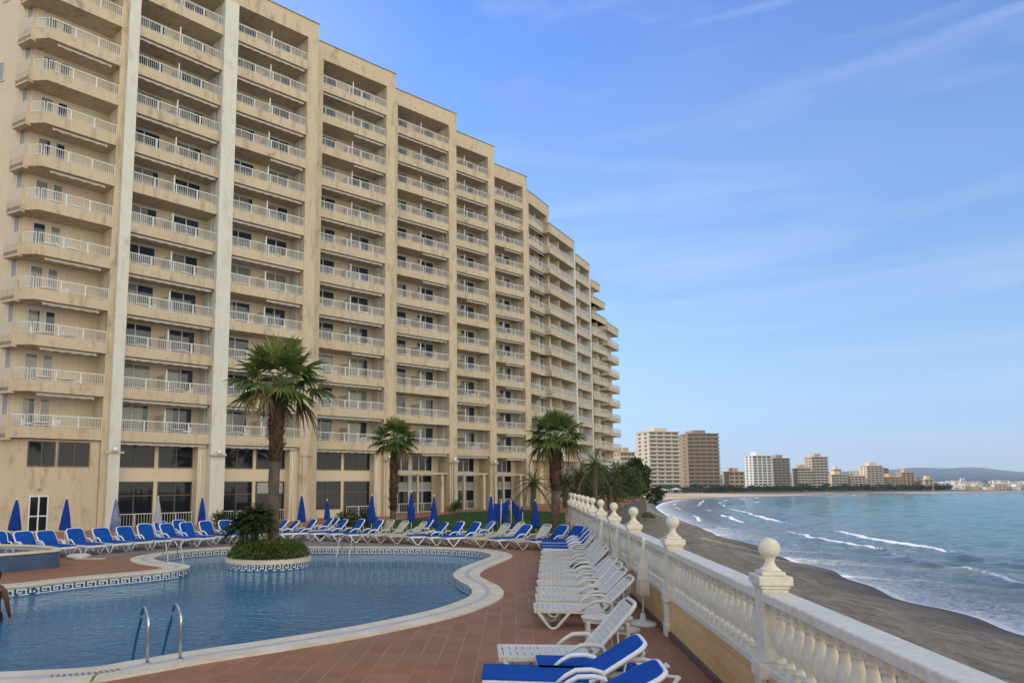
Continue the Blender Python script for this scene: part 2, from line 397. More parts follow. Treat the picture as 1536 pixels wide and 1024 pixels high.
def land_z(X, Y):
    xs, xg = shore_x(Y), garden_x(Y)
    far = max(0, min(1, (Y - 600) / 2500)); hf = 1 - .8 * max(0, min(1, (Y - 240) / 130))
    if X >= xs: return SEA_Z - .25 - min(4, (X - xs) * .06)
    t = (xs - X) / max(8, xs - xg)
    if t <= 1:
        z = SEA_Z + .02 + hf * min(3.0, 3.0 * t ** .85)
        if Y < 200: z += .12 * noise.noise((X * .35, Y * .22, 0)) * min(1, t * 4)
    else:
        z = SEA_Z + hf * (3.0 + min(1, (xg - X) / 3.0) * .9)
    return z + far * 5
def grid_mesh(rows, colsf, zf, attrs):
    v, at = [], {k: [] for k in attrs}
    nc = None
    for Y in rows:
        cs = colsf(Y); nc = len(cs)
        for X in cs:
            v.append((X, Y, zf(X, Y)))
            for k, fn in attrs.items(): at[k].append(fn(X, Y))
    f = [(r * nc + c, r * nc + c + 1, (r + 1) * nc + c + 1, (r + 1) * nc + c) for r in range(len(rows) - 1) for c in range(nc - 1)]
    me = bpy.data.meshes.new('sheet'); me.from_pydata(v, [], f)
    for k, vals in at.items():
        a = me.attributes.new(k, 'FLOAT', 'POINT'); a.data.foreach_set('value', vals)
    me.polygons.foreach_set('use_smooth', [True] * len(f)); me.update(); return me
rows = []; y = -60.0
while y < 9000:
    rows.append(y); y += max(.8, abs(y) * .022)
offs = [-9000,-4000,-2000,-1000,-500,-300,-200,-140,-100,-75,-58,-46,-38,-32,-28,-25,-22.5,-20,-18,-16,-14,-12.5,-11,-9.5,-8,-6.8,-5.6,-4.6,-3.7,-2.9,-2.2,-1.5,-.9,-.4,0,.6,1.5,3,6,14,60]
me = grid_mesh(rows, lambda Y: [shore_x(Y) + o for o in offs], land_z,
    {'wet': lambda X, Y: max(0, 1 - (shore_x(Y) - X) / 7.0) if Y < 535 else .2, 'land': lambda X, Y: max(0.0, min(1.0, (garden_x(Y) - X) / 3.0 + .3))})
me.materials.append(M['sand']); tag(link('beach', me), kind='structure')

def shore_dist(X, Y):
    best = 1e9
    for dy in (-24, -14, -7, -3, 0, 3, 7, 14, 24, 45, 80):
        best = min(best, math.hypot(shore_x(Y + dy) - X, dy))
    return best if X > shore_x(Y) else -best
def breaker(d, Y, X):                                  # (height, foam) of the breaking lines that run along the beach
    h = fo = 0.0
    for k, (d0, amp, wd, ph) in enumerate(((6.0, .14, .8, 0), (14.0, .26, 1.0, 3), (22, .34, 1.1, 7), (36, .28, 1.5, 11), (55, .25, 2.0, 17))):
        s = (math.hypot(X, Y)) * 1.0
        dd = d - d0 - 2.2 * noise.noise((Y * .028 + ph, X * .01, k)) - .8 * noise.noise((Y * .12, k, 2.0))
        on = .5 + 1.1 * noise.noise((Y * .033 + 5 * k, ph, 1.0)) + .35 * noise.noise((Y * .16, ph, 4.0))
        on = max(0, min(1, on + (-.25, -.02, .06, -.6, -.9)[k]))
        e = math.exp(-(dd / wd) ** 2); h += amp * e
        if k < 4:
            fo = max(fo, on * math.exp(-((dd + .3) / (wd * .42)) ** 2))
            if dd < 0: fo = max(fo, .40 * on * math.exp(dd / 3.0))
    edge = math.exp(-(max(0, d - .25) / .55) ** 2)
    fo = max(fo, .62 * edge, .42 * math.exp(-d / 16.0))
    return h, fo
srows = []; y = 12.0
while y < 560:
    srows.append(y); y += max(.33, y * .0105)
soffs = [-.6, 0, .3, .6] + [1 + .42 * i for i in range(62)] + [27 + 26 * (1.06 ** i - 1) for i in range(1, 70)] + [1900, 4000, 9000]
cache = {}
def sea_pt(X, Y):
    k = (round(X, 3), round(Y, 3))
    if k not in cache:
        if X - shore_x(Y) > 450: cache[k] = (450.0, 0, 0)
        else:
            d = shore_dist(X, Y); h, fo = breaker(d, Y, X)
            cache[k] = (d, h, fo if d > -1.5 else 1)
    return cache[k]
def sea_z(X, Y):
    d, h, fo = sea_pt(X, Y)
    g = min(1, max(0, d / 8))
    return SEA_Z + max(-.05, min(.05, d * .02)) + h * min(1, d / 3 if d > 0 else 0) + g * .20 * (noise.noise((X * .22 + Y * .1, Y * .35, 0)) + .6 * noise.noise((X * .5, Y * .8, 3)))
me = grid_mesh(srows, lambda Y: [shore_x(Y) + o for o in soffs], sea_z,
    {'shore': lambda X, Y: max(0, min(1, sea_pt(X, Y)[0] / 230)), 'foam': lambda X, Y: sea_pt(X, Y)[2]})
me.materials.append(M['sea']); tag(link('sea', me), kind='structure')

# hills across the bay
HX = [(-3000,40),(600,60),(900,80),(1150,95),(1270,110),(1335,118),(1360,131),(1384,136),(1403,128),(1425,129),(1451,137),(1473,132),(1506,113),(1536,103),(1620,92),(1750,70),(2000,30),(2400,10)]
hv, hf = [], []
HYS = [1500, 2500, 3300, 4000, 4500, 4900, 5250, 5600]
cols = [(-400 + i * 16) for i in range(150)]
for j, Y in enumerate(HYS):
    prof = (0, .12, .35, .62, .86, 1, .8, 0)[j]
    for px in cols:
        X = (px - CX) / F * Y
        h = max(3, (interp(HX, px) - 60) * 1.08 + 10) * prof * (1 + .22 * noise.noise((X * .0023, Y * .0023, 2)) * (prof < 1)) + 1.2 * noise.noise((X * .012, Y * .012, 0)) * (prof > 0)
        hv.append((X, Y, -2.5 + h))
nc = len(cols)
for r in range(len(HYS) - 1):
    for c in range(nc - 1): hf.append((r * nc + c, r * nc + c + 1, (r + 1) * nc + c + 1, (r + 1) * nc + c))
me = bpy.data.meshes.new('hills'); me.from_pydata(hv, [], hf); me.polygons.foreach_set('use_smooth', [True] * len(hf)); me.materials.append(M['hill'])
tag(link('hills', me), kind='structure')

# ================================================================== terrace and pool
def catmull(pts, n=6, closed=True):
    out = []; N = len(pts)
    for i in range(N if closed else N - 1):
        g = lambda k: Vector(pts[k % N]) if closed else Vector(pts[max(0, min(N - 1, k))])
        p0, p1, p2, p3 = g(i - 1), g(i), g(i + 1), g(i + 2)
        for k in range(n):
            t = k / n
            out.append(.5 * ((2 * p1) + (-p0 + p2) * t + (2 * p0 - 5 * p1 + 4 * p2 - p3) * t * t + (-p0 + 3 * p1 - 3 * p2 + p3) * t ** 3))
    return out
pool_px = [(83,1007.7),(194,995),(277,981),(400,963),(530,942),(640,919),(690,903),(709,892),(706,881),(690,872),(681,863),(692,853),(720,842),(738,834),(722,828),(690,825),(640,823),(560,822.5),(480,822.5),(400,822),(347,823),(290,827),(250,832),(230,837.5),(240,842.5),(266,846),(284,850),(272,855),(225,861),(120,870.5),(0,883)]
pp = [ground(x, y).to_2d() for x, y in pool_px]
pp += [Vector(p) for p in ((-14.2, 17.4), (-15.6, 15.6), (-15.4, 12.6), (-13.2, 10.6), (-9.6, 9.9))]
edge = catmull([(p.x, p.y) for p in pp], 6)
def resample(pts, step):
    out = []; acc = 0.0; N = len(pts)
    L = [(pts[(i + 1) % N] - pts[i]).length for i in range(N)]; tot = sum(L); k = int(tot / step); st = tot / k; i = 0; base = 0.0
    for q in range(k):
        s = q * st
        while base + L[i] < s: base += L[i]; i += 1
        out.append(pts[i].lerp(pts[(i + 1) % N], (s - base) / L[i]))
    return out
edge = resample(edge, .2)
area = sum(edge[i].x * edge[(i + 1) % len(edge)].y - edge[(i + 1) % len(edge)].x * edge[i].y for i in range(len(edge)))
if area < 0: edge.reverse()
def normals(pts, k=2):
    N = len(pts); out = []
    for i in range(N):
        t = pts[(i + k) % N] - pts[(i - k) % N]; t.normalize(); out.append(Vector((t.y, -t.x)))
    return out
nrm = normals(edge, 3)
def offset(d): return [p + q * d for p, q in zip(edge, nrm)]
def ring(mb, a, b, za, zb, m):
    N = len(a)
    for i in range(N):
        j = (i + 1) % N
        mb.face([(a[i].x, a[i].y, za), (b[i].x, b[i].y, zb), (b[j].x, b[j].y, zb), (a[j].x, a[j].y, za)], m)
WZ = -.20
def key_band(mb, pts, z0, z1, m, inward, period=.30):
    """Greek-key meander laid as a thin ribbon of white tile just off the wall."""
    N = len(pts); h = z1 - z0
    cum = [0.0]
    for i in range(N): cum.append(cum[-1] + (pts[(i + 1) % N] - pts[i]).length)
    def P(s, z):
        s = s % cum[-1]; lo, hi = 0, N
        while hi - lo > 1:
            md = (lo + hi) // 2
            if cum[md] <= s: lo = md
            else: hi = md
        i = lo; a, b = pts[i], pts[(i + 1) % N]; t = (s - cum[i]) / max(1e-6, cum[i + 1] - cum[i]); p = a.lerp(b, t)
        tn = (b - a).normalized(); nn = Vector((tn.y, -tn.x)) * inward
        return (p.x + nn.x * .004, p.y + nn.y * .004, z)
    k = int(cum[-1] / period); pe = cum[-1] / k; t = .035
    for q in range(k):
        s = q * pe
        for (a, b, c, d) in ((0, t, 0, 1), (0, .80, 1 - .22, 1), (.80 - t / pe, .80, .30, 1), (.36, .80, .30, .48), (.36, .36 + t / pe, .30, .62), (t / pe, 1.0, 0, .14)):
            x0, x1 = (a if a else 0) * pe, b * pe
            if a == 0 and b == t: x0, x1 = 0, t
            mb.face([P(s + x0, z0 + c * h), P(s + x1, z0 + c * h), P(s + x1, z0 + d * h), P(s + x0, z0 + d * h)], m)
cop = MB()
e0, e1, e2, e3 = offset(.0), offset(.29), offset(.43), offset(.74)
lip = offset(-.03)
ring(cop, lip, e0, .03, .045, 0); ring(cop, e0, e1, .045, .04, 0); ring(cop, e1, e2, .04, .04, 1); ring(cop, e2, e3, .04, .03, 0); ring(cop, e3, offset(.745), .03, -.05, 0)
ring(cop, offset(0.0), lip, -.03, .03, 0)
N = len(edge)
for i in range(N):                                     # dark drain slots in the band beside the ladder
    a, b, c, d = e1[i], e2[i], e2[(i + 1) % N], e1[(i + 1) % N]
    if -5.6 < a.x < -4.7 and a.y < 11.4:
        for k in range(3):
            u0, u1 = k / 3 + .08, k / 3 + .22
            q = [a.lerp(d, u0), b.lerp(c, u0 + .1), b.lerp(c, u1 + .1), a.lerp(d, u1)]
            cop.face([(p.x, p.y, .0445) for p in q], 2)
tag(cop.build('pool_coping', [M['coping'], M['mosaic'], M['slot']]), kind='structure')
bas = MB()
ring(bas, edge, edge, -1.4, -.03, 0)
bas.face([(p.x, p.y, -1.4) for p in edge], 2)
key_band(bas, edge, WZ + .005, -.04, 1, -1)
tag(bas.build('pool_basin', [M['navy_tile'], M['white_tile'], M['pool_floor']]), kind='structure')
wm = MB(); wm.face([(p.x, p.y, WZ) for p in offset(.002)], 0, True)
tag(wm.build('pool_water', M['pool_water']), kind='structure')

def line_x(Y): return 2.84 + .11 * Y                   # centre line of the balustrade
outer = [(-46, -14), (line_x(-14) + .1, -14), (line_x(37.5) + .1, 37.5), (16.0, 64), (26, 92), (33, 112), (33, 125), (-46, 125)]
bm = bmesh.new()
ov = [bm.verts.new((x, y, 0)) for x, y in outer]; iv = [bm.verts.new((p.x, p.y, 0)) for p in offset(.742)]
es = [bm.edges.new((a[i], a[(i + 1) % len(a)])) for a in (ov, iv) for i in range(len(a))]
bmesh.ops.triangle_fill(bm, use_beauty=True, use_dissolve=False, edges=es)
for f in bm.faces:
    if f.normal.z < 0: f.normal_flip()
me = bpy.data.meshes.new('pool_deck'); bm.to_mesh(me); bm.free(); me.materials.append(M['deck'])
tag(link('pool_deck', me), kind='structure')
gw = [(line_x(37.6) + .1, 37.6), (16.0, 64), (26, 92), (33, 112), (33, 125)]
mb = MB()
for a, b in zip(gw, gw[1:]): wall_ = None; mb.prism([(a[0], a[1]), (a[0] + .25, a[1]), (b[0] + .25, b[1]), (b[0], b[1])], -5, -.02)
tag(mb.build('garden_wall', speckle('garden_wall_stone', (.15, .13, .105), (.10, .085, .07), 2, .95)), 'low dark stone retaining wall between the hotel garden and the beach', 'wall')
# grey paving strip under the back row of loungers
gp_px = [(-60,832),(60,836),(160,836),(232,827.5),(300,821),(345,817.5),(440,818),(560,817.5),(650,819),(660,814),(560,808),(440,806),(345,808),(250,811),(160,816),(60,819),(-60,822)]
mb = MB(); g = [ground(x, y, .006) for x, y in gp_px]
tag(mb.build('paving', M['grey_pave']) if False else link('paving', (lambda b: (b.face([tuple(p) for p in g]), b.mesh('paving', [M['grey_pave']]))[1])(mb)), kind='structure')
# lawn in front of the hotel
lawn_px = [(470,806),(560,800),(640,802),(790,803),(848,799),(848,769),(780,764),(690,768),(640,775),(560,784),(470,793)]
lp = [ground(x, y, .012) for x, y in lawn_px]
mb = MB(); mb.face([tuple(p) for p in lp]); tag(mb.build('lawn', M['lawn']), kind='structure')
mb = MB()
def inside(p, poly):
    c = False; N = len(poly)
    for i in range(N):
        a, b = poly[i], poly[i - 1]
        if (a.y > p[1]) != (b.y > p[1]) and p[0] < (b.x - a.x) * (p[1] - a.y) / (b.y - a.y) + a.x: c = not c
    return c
x0, x1 = min(p.x for p in lp), max(p.x for p in lp); y0, y1 = min(p.y for p in lp), max(p.y for p in lp)
for k in range(22000):
    p = (random.uniform(x0, x1), random.uniform(y0, y1))
    if not inside(p, lp): continue
    a = random.uniform(0, 6.28); hh = random.uniform(.05, .13); l = random.uniform(-.05, .05)
    mb.face([(p[0] - .018 * math.cos(a), p[1] - .018 * math.sin(a), .01), (p[0] + .018 * math.cos(a), p[1] + .018 * math.sin(a), .01), (p[0] + l, p[1] + l, hh)])
tag(mb.build('grass', M['grass']), 'short green grass of the lawn before the hotel', 'grass', kind='stuff')

# ================================================================== the hotel
hotel = thing('hotel_building', (-17.93, 39.6, 0), 'huge beige stepped beachfront hotel of twelve balcony floors behind the pool', 'hotel')
HO = Vector((-17.93, 39.6, 0))
S, ZR = 2.45, 6.17                                       # storey height, rail height of the lowest balcony
ZB, ZP = ZR - 1.25, ZR - .63                             # soffit / top of the solid upstand
HM = [M['stucco'], M['stucco_wall'], M['stucco_white'], M['stucco_dark'], M['white_metal'], M['door_glass'], M['awning'], M['panel'], M['lobby_glass'], M['brown_frame'], M['alu'], M['blind']]
def bayM(L, Rr):
    d = Vector(Rr) - Vector(L); a = math.atan2(d.y, d.x)
    return TR(L[0] - HO.x, L[1] - HO.y, 0, a), d.length
def add_railing(mb, pts, z0, z1, gap=.115, w=.0075, posts=1.25, m=0):
    for a, b in zip(pts, pts[1:]):
        a, b = Vector(a), Vector(b); L = (b - a).length; ang = math.atan2(b.y - a.y, b.x - a.x)
        X = TR(a.x, a.y, 0, ang)
        mb.box((0, -.022, z1 - .042), (L, .022, z1), m, X); mb.box((0, -.015, z0 + .06), (L, .015, z0 + .085), m, X)
        nP = max(1, round(L / posts))
        for k in range(nP + 1): mb.box((max(0, L * k / nP - .025), -.028, z0), (min(L, L * k / nP + .025), .028, z1 - .05), m, X)
        nb = int(L / gap)
        for k in range(1, nb): mb.box((L * k / nb - w, -.01, z0 + .09), (L * k / nb + w, .01, z1 - .05), m, X)
def add_door(mb, x0, x1, z0, z1, y, fm=0, gm=1, mull=1, fr=.05):
    mb.box((x0, y - .03, z0), (x1, y - .005, z1), gm)
    for a, b in ((x0 - fr, x0), (x1, x1 + fr)): mb.box((a, y - .06, z0), (b, y, z1 + fr), fm)
    mb.box((x0, y - .06, z1), (x1, y, z1 + fr), fm)
    mb.box((x0, y - .055, z0), (x1, y - .031, z0 + .06), fm)
    for k in range(mull):
        c = x0 + (x1 - x0) * (k + 1) / (mull + 1); mb.box((c - .035, y - .062, z0 + .06), (c + .035, y - .031, z1), fm)
def add_awning(mb, x0, x1, m=0):
    """rolled awning: cassette under the soffit with a scalloped valance"""
    mb.tube([(x0, .24, ZB - .08), (x1, .24, ZB - .07)], .04, 8, m)
    n_ = max(6, int((x1 - x0) / .16)); y = .175
    for k in range(n_):
        a = x0 + (x1 - x0) * k / n_; b = x0 + (x1 - x0) * (k + 1) / n_; c = (a + b) / 2; dz = .02 * math.sin(k * 1.7)
        mb.face([(a, y, ZB - .05), (a, y - .01, ZB - .16 + dz), (c, y - .02, ZB - .215 + dz), (b, y - .01, ZB - .16 + dz), (b, y, ZB - .05)], m)
WD = 1.7
def slab_into(mb, W, z=0, x0=0):
    mb.box((x0, .03, ZB + z), (W, WD, ZB + .2 + z), 0)
    mb.box((x0, .03, ZB + .2 + z), (W, .16, ZP + z), 0)
    mb.box((W * .47, -.02, ZB + .12 + z), (W * .47 + .05, .03, ZB + .16 + z), 3)
def furniture_positions(W): return ((W * .22, .95), (W * .68, .95))
bays = [  # name, left corner, right corner, hidden extension to the left, floors, kind
    ('B', (-17.93, 39.6), (-14.03, 43.3), 0, 12), ('C', (-13.23, 43.8), (-9.2, 47.2), 0, 12), ('D', (-8.53, 49.9), (-4.02, 53.5), 0, 12),
    ('E', (-3.28, 56.3), (1.11, 59.8), 0, 12), ('F', (2.0, 63.6), (5.06, 66.1), 1.5, 12), ('G', (6.25, 70.6), (9.36, 73.2), 1.45, 12),
    ('H', (10.53, 77.4), (13.3, 81.6), 0, 12)]
balconies = []          # (bay index, floor, object) of the individually built ones
bay_rail = {}
for bi, (nm, L, Rr, ext, nf) in enumerate(bays):
    d = (Vector(Rr) - Vector(L)).normalized(); L = Vector(L) - d * ext
    X, W = bayM(L, Rr); zt = 35.62 + .012 * bi
    # body and back wall
    mb = MB()
    x0 = -2.4 if nm not in 'BC' else -.95
    xe = W + (.85 if nm not in 'GH' else .65) - (.12 if nm == 'H' else 0)
    if nm == 'B': xe = W + .75
    mb.box((x0, WD, 4.9), (xe, 11 + .1 * bi, zt - .3), 1)
    mb.box((x0 + .003, .85 if nm in 'BCD' else 1.55, 0), (xe - .004, 10.9 + .1 * bi, 4.88), 1)
    mb.build('facade_wall', HM, hotel, X)
    # roof beam
    mb = MB(); mb.box((x0, 0, ZB + 12 * S), (xe, WD - .002, zt), 0); mb.box((x0, -.05, zt), (xe + .05, WD + .3, zt + .07), 3)
    mb.build('roof_parapet', HM, hotel, X)
    # pillars
    mb = MB(); zc = ZB + 12 * S
    if nm == 'B': mb.box((-.62, -.16, 0), (0, WD, zc), 2); mb.box((-.97, .06, 0), (-.62, WD, zc), 0)
    elif nm == 'C': mb.box((-.94, -.06, 0), (0, WD, zc), 2)
    else: mb.box((x0, 0, 0), (0, WD, zc), 0)
    mb.build('pillar', HM, hotel, X)
    if nm not in 'B':
        mb = MB(); mb.box((W, 0, 0), (xe, WD, zc), 0)
        if nm in 'CDEFG':
            mb.box((W + .18, -.09, 0), (W + .52, 0, 4.6), 0); mb.box((W - .05, -.14, 4.35), (xe + .05, -.09, 4.45), 0)
        mb.build('pillar', HM, hotel, X)
    if nm in 'BCDEF':                                      # floodlight on its ledge
        mb = MB(); cx = {'B': -.31, 'C': -.47}.get(nm, W + .35) if nm in 'BC' else W + .35
        mb.box((cx - .55, -.24, 4.22), (cx + .5, -.02 if nm != 'B' else -.163, 4.32), 0)
        mb.lathe([(.05, 0), (.13, .02), (.14, .1), (.06, .13)], 12, 2)
        o = mb.build('floodlight', [M['stucco'], M['steel'], M['lamp_glass']], hotel, X)
        me = o.data
        for v_ in me.vertices[8:]: v_.co = Vector((cx + v_.co.x, -.33 - v_.co.z + .1, 4.45 + v_.co.y))
    # one balcony, then copies floor by floor
    mb = MB(); slab_into(mb, W); me_slab = mb.mesh('balcony', [M['stucco'], M['stucco_wall'], M['stucco_white'], M['stucco_dark']])
    mb = MB(); add_railing(mb, [(.02, .095), (W - .02, .095)], ZP, ZR, .115 if bi < 3 else .125); me_rail = mb.mesh('railing', [M['white_metal']])
    mb = MB(); zf = ZB + .2
    ok = nm != 'H'
    dl = []
    if W > 4.6:
        for (a, b) in ((.2, 2.12), (W * .602, W * .905)):
            q = MB(); add_door(q, a - (a + b) / 2, b - (a + b) / 2, 0, 2.06, 0); dl.append(((a + b) / 2, q.mesh('sliding_door', [M['alu'], M['door_glass']])))
    mb = MB(); mb.box((W / 2 - .05, .5, zf), (W / 2 + .05, WD, zf + 1.5), 0); mb.box((W / 2 - .03, .42, zf), (W / 2 + .03, .5, zf + 1.75), 1)
    me_part = mb.mesh('partition', [M['panel'], M['white_metal']])
    mb = MB(); mb.box((W - .05, .75, zf), (W - .004, WD, zf + 2.2)); me_side = mb.mesh('side_panel', [M['stucco_white']])
    mb = MB(); add_awning(mb, .12, W - .15); me_awn = mb.mesh('awning', [M['awning']])
    mb = MB(); add_awning(mb, W * .5, W - .15); me_awn2 = mb.mesh('awning', [M['awning']])
    for k in range(nf):
        P = X @ Matrix.Translation((0, 0, k * S))
        b = link('balcony', me_slab, hotel, P); balconies.append((bi, k, b, W))
        link('railing', me_rail, b)
        for c, m_ in dl: link('sliding_door', m_, b, TR(c, WD, zf))
        if W > 4.6: link('partition', me_part, b); link('side_panel', me_side, b)
        r_ = random.random()
        # the awning hanging in this opening belongs to the slab above it: offset by one storey
        if r_ < (.9 if bi < 3 else .7): link('awning', me_awn if random.random() < .8 else me_awn2, b)
# ground and mezzanine storeys under the bays
for bi, (nm, L, Rr, ext, nf) in enumerate(bays[:6]):
    d = (Vector(Rr) - Vector(L)).normalized(); L = Vector(L) - d * ext; X, W = bayM(L, Rr)
    yb = .85 if bi < 3 else 1.55
    spans = ((.12, W * .42), (W * .49, W * .86))
    for (a, b) in spans:
        q = MB(); add_door(q, a, b, 3.46, 4.72, yb, 9 if bi < 3 else 10, 8, 1 if bi < 3 else 2, .06)
        q.build('window', HM, hotel, X)
        q = MB(); low = .02 if not (bi == 2 and a < 1) else .62
        add_door(q, a, b, low, 2.58 if bi < 3 else 3.1, yb, 9 if bi < 3 else 10, 8, 1, .06)
        tz = 1.82; q.box((a, yb - .06, tz - .035), (b, yb - .031, tz + .035), 9 if bi < 3 else 10)
        if bi >= 3 or (bi == 1 and a > 1): q.box((a + .06, yb - .034, tz + .04), (b - .06, yb - .0305, 2.55), 11)
        q.build('window', HM, hotel, X)
        if not (bi == 2 and a < 1):
            q = MB(); add_railing(q, [(a, yb - .3), (b, yb - .3)], .02, .80, .16, .008, 1.2); q.build('terrace_railing', [M['alu']], hotel, X)
    if bi < 3:
        q = MB(); q.box((W * .86 + .15, .3, 0), (W, .845, 4.9), 1); q.build('facade_wall', HM, hotel, X)
        q = MB(); q.tube([(W * .86 + .32, .27, 0), (W * .86 + .32, .27, 4.5)], .035, 8, 4); q.build('downpipe', HM, hotel, X)
    else:
        q = MB(); q.box((0, .25, 3.2), (W, .846, 3.34), 0); q.build('canopy_slab', HM, hotel, X)
        q = MB(); q.box((W * .43, .3, 0), (W * .43 + .16, .5, 3.2), 0); q.build('pillar', HM, hotel, X)
        q = MB(); q.box((W * .88, .3, 0), (W * .88 + .3, .846, 3.2), 0); q.build('pillar', HM, hotel, X)
        q = MB(); q.tube([(W + .35, -.14, 0), (W + .35, -.14, 4.3)], .04, 8, 3); q.build('downpipe', HM, hotel, X)

# bay A: the corner with the faceted balconies
A_R, A_C, A_2, A_S1, A_S2 = Vector((-18.62, 38.95)), Vector((-21.35, 36.27)), Vector((-22.2, 36.35)), Vector((-22.32, 36.16)), Vector((-23.4, 36.74))
A_B1, A_B2, A_B3 = Vector((-19.75, 40.05)), Vector((-22.7, 37.25)), Vector((-23.5, 37.35))
rel = lambda v: (v.x - HO.x, v.y - HO.y)
slabp = [rel(v) for v in (A_R, A_B1, A_B2, A_B3, A_S2, A_S1, A_2, A_C)][::-1]
def wall_seg(mb, a, b, th, z0, z1, m, side=1):
    a, b = Vector(a), Vector(b); dd = (b - a).normalized(); nn = Vector((-dd.y, dd.x)) * th * side
    q = [a, b, b + nn, a + nn]
    if side < 0: q.reverse()
    mb.prism([(p.x, p.y) for p in q], z0, z1, m)
mb = MB(); mb.prism(slabp, ZB, ZB + .2, 0)
wall_seg(mb, rel(A_C), rel(A_R), .13, ZB + .2, ZP, 0); wall_seg(mb, rel(A_2), rel(A_C), .13, ZB + .2, ZP, 0)
wall_seg(mb, rel(A_S2), rel(A_S1), .3, ZB - .12, ZP - .05, 0); wall_seg(mb, rel(A_S2), rel(A_S1), .06, ZP - .05, ZR - .04, 7)
wall_seg(mb, rel(A_S1), rel(A_2), .13, ZB + .2, ZR - .2, 0)
me_slab = mb.mesh('balcony', HM)
mb = MB(); mid = lambda a, b, t: rel(a.lerp(b, t))
add_railing(mb, [mid(A_2, A_C, .1), mid(A_2, A_C, .96)], ZP, ZR); add_railing(mb, [mid(A_C, A_R, .02), mid(A_C, A_R, .99)], ZP, ZR)
for v_i in range(len(mb.v)):
    x, y, z = mb.v[v_i]; mb.v[v_i] = (x - .045, y + .05, z)
me_rail = mb.mesh('railing', [M['white_metal']])
angA = math.atan2(A_R.y - A_C.y, A_R.x - A_C.x)
XA = TR(*rel(A_B2), 0, angA); WA = (A_B1 - A_B2).length
for k in range(12):
    b = link('balcony', me_slab, hotel, Matrix.Translation((0, 0, k * S))); balconies.append((-1, k, b, WA))
    link('railing', me_rail, b)
    q = MB(); add_door(q, -.8, .8, 0, 2.0, 0); q_ = q.mesh('sliding_door', [M['alu'], M['door_glass']])
    link('sliding_door', q_, b, XA @ TR(2.15, 0, ZB + .2))
    q = MB(); add_door(q, -.28, .28, 0, 2.0, 0, 0, 1, 0); link('sliding_door', q.mesh('sliding_door', [M['alu'], M['door_glass']]), b, XA @ TR(.75, 0, ZB + .2))
    if k in (1, 3, 4, 6, 7, 9, 2):
        q = MB(); add_awning(q, .0, 2.9)
        link('awning', q.mesh('awning', [M['awning']]), b, TR(*rel(A_C.lerp(A_R, .12)), 0, angA))
mb = MB()
BL = A_B3 + Vector((-.92, .39)) * 46
body = [rel(A_R + Vector((-.08, .07))), rel(A_R + Vector((-6.5, 6.8))), rel(A_R + Vector((-14, 19))), rel(BL + Vector((5, 9))), rel(BL), rel(A_B3), rel(A_B2), rel(A_B1)]
mb.prism(body, 4.9, 38.5, 1)
g_ = [rel(A_R + Vector((-.15, .1))), rel(A_R + Vector((-6.5, 6.8))), rel(A_R + Vector((-14, 19))), rel(BL + Vector((5, 9.1))), rel(BL + Vector((.1, -.02))), rel(A_B3 + Vector((-.5, -.3))), rel(A_S2 + Vector((.35, -.15))), rel(A_C + Vector((-.06, .42)))]
mb.prism(g_, 0, 4.88, 0)
mb.build('facade_wall', HM, hotel)
# left flank courses and openings
def on_flank(t, z0, z1, w, nm_='window', fm=10, gm=11):
    dd = Vector((-.92, .39)).normalized(); p = A_B3 + dd * t
    q = MB(); add_door(q, -w / 2, w / 2, 0, z1 - z0, 0, fm, gm, 0)
    return q.build(nm_, HM, hotel, TR(*rel(p), z0, math.atan2(-dd.y, -dd.x)))
for k in range(12):
    q = MB(); add_door(q, -.15, .15, 0, 1.55, 0, 10, 11, 0)
    q.build('window', HM, hotel, TR(*rel(A_B2.lerp(A_B3, .5)), ZB + .9 + k * S, math.atan2((A_B2 - A_B3).y, (A_B2 - A_B3).x)))
    if k % 2 == 0: on_flank(1.6, ZB + .9 + k * S, ZB + 2.0 + k * S, .45)
# bay A ground storey openings
XG = TR(*rel(A_C + Vector((-.06, .42))), 0, math.atan2(*(lambda v: (v.y, v.x))(A_R + Vector((-.15, .1)) - A_C - Vector((-.06, .42)))))
for (a, b) in ((-.0, 1.25), (1.45, 2.95)):
    q = MB(); add_door(q, a + .05, b, 3.45, 4.72, 0, 9, 8, 1, .06); q.build('window', HM, hotel, XG)
q = MB(); add_door(q, .25, 1.05, .02, 1.85, 0, 4, 8, 1, .07); q.box((.25, -.07, .82), (1.05, -.031, .88), 4); q.build('door', HM, hotel, XG)
q = MB(); q.lathe([(.02, 0), (.08, .02), (.08, .06), (.02, .08)], 10, 3, (.65, -.05, 2.2)); q.build('lamp', HM, hotel, XG)

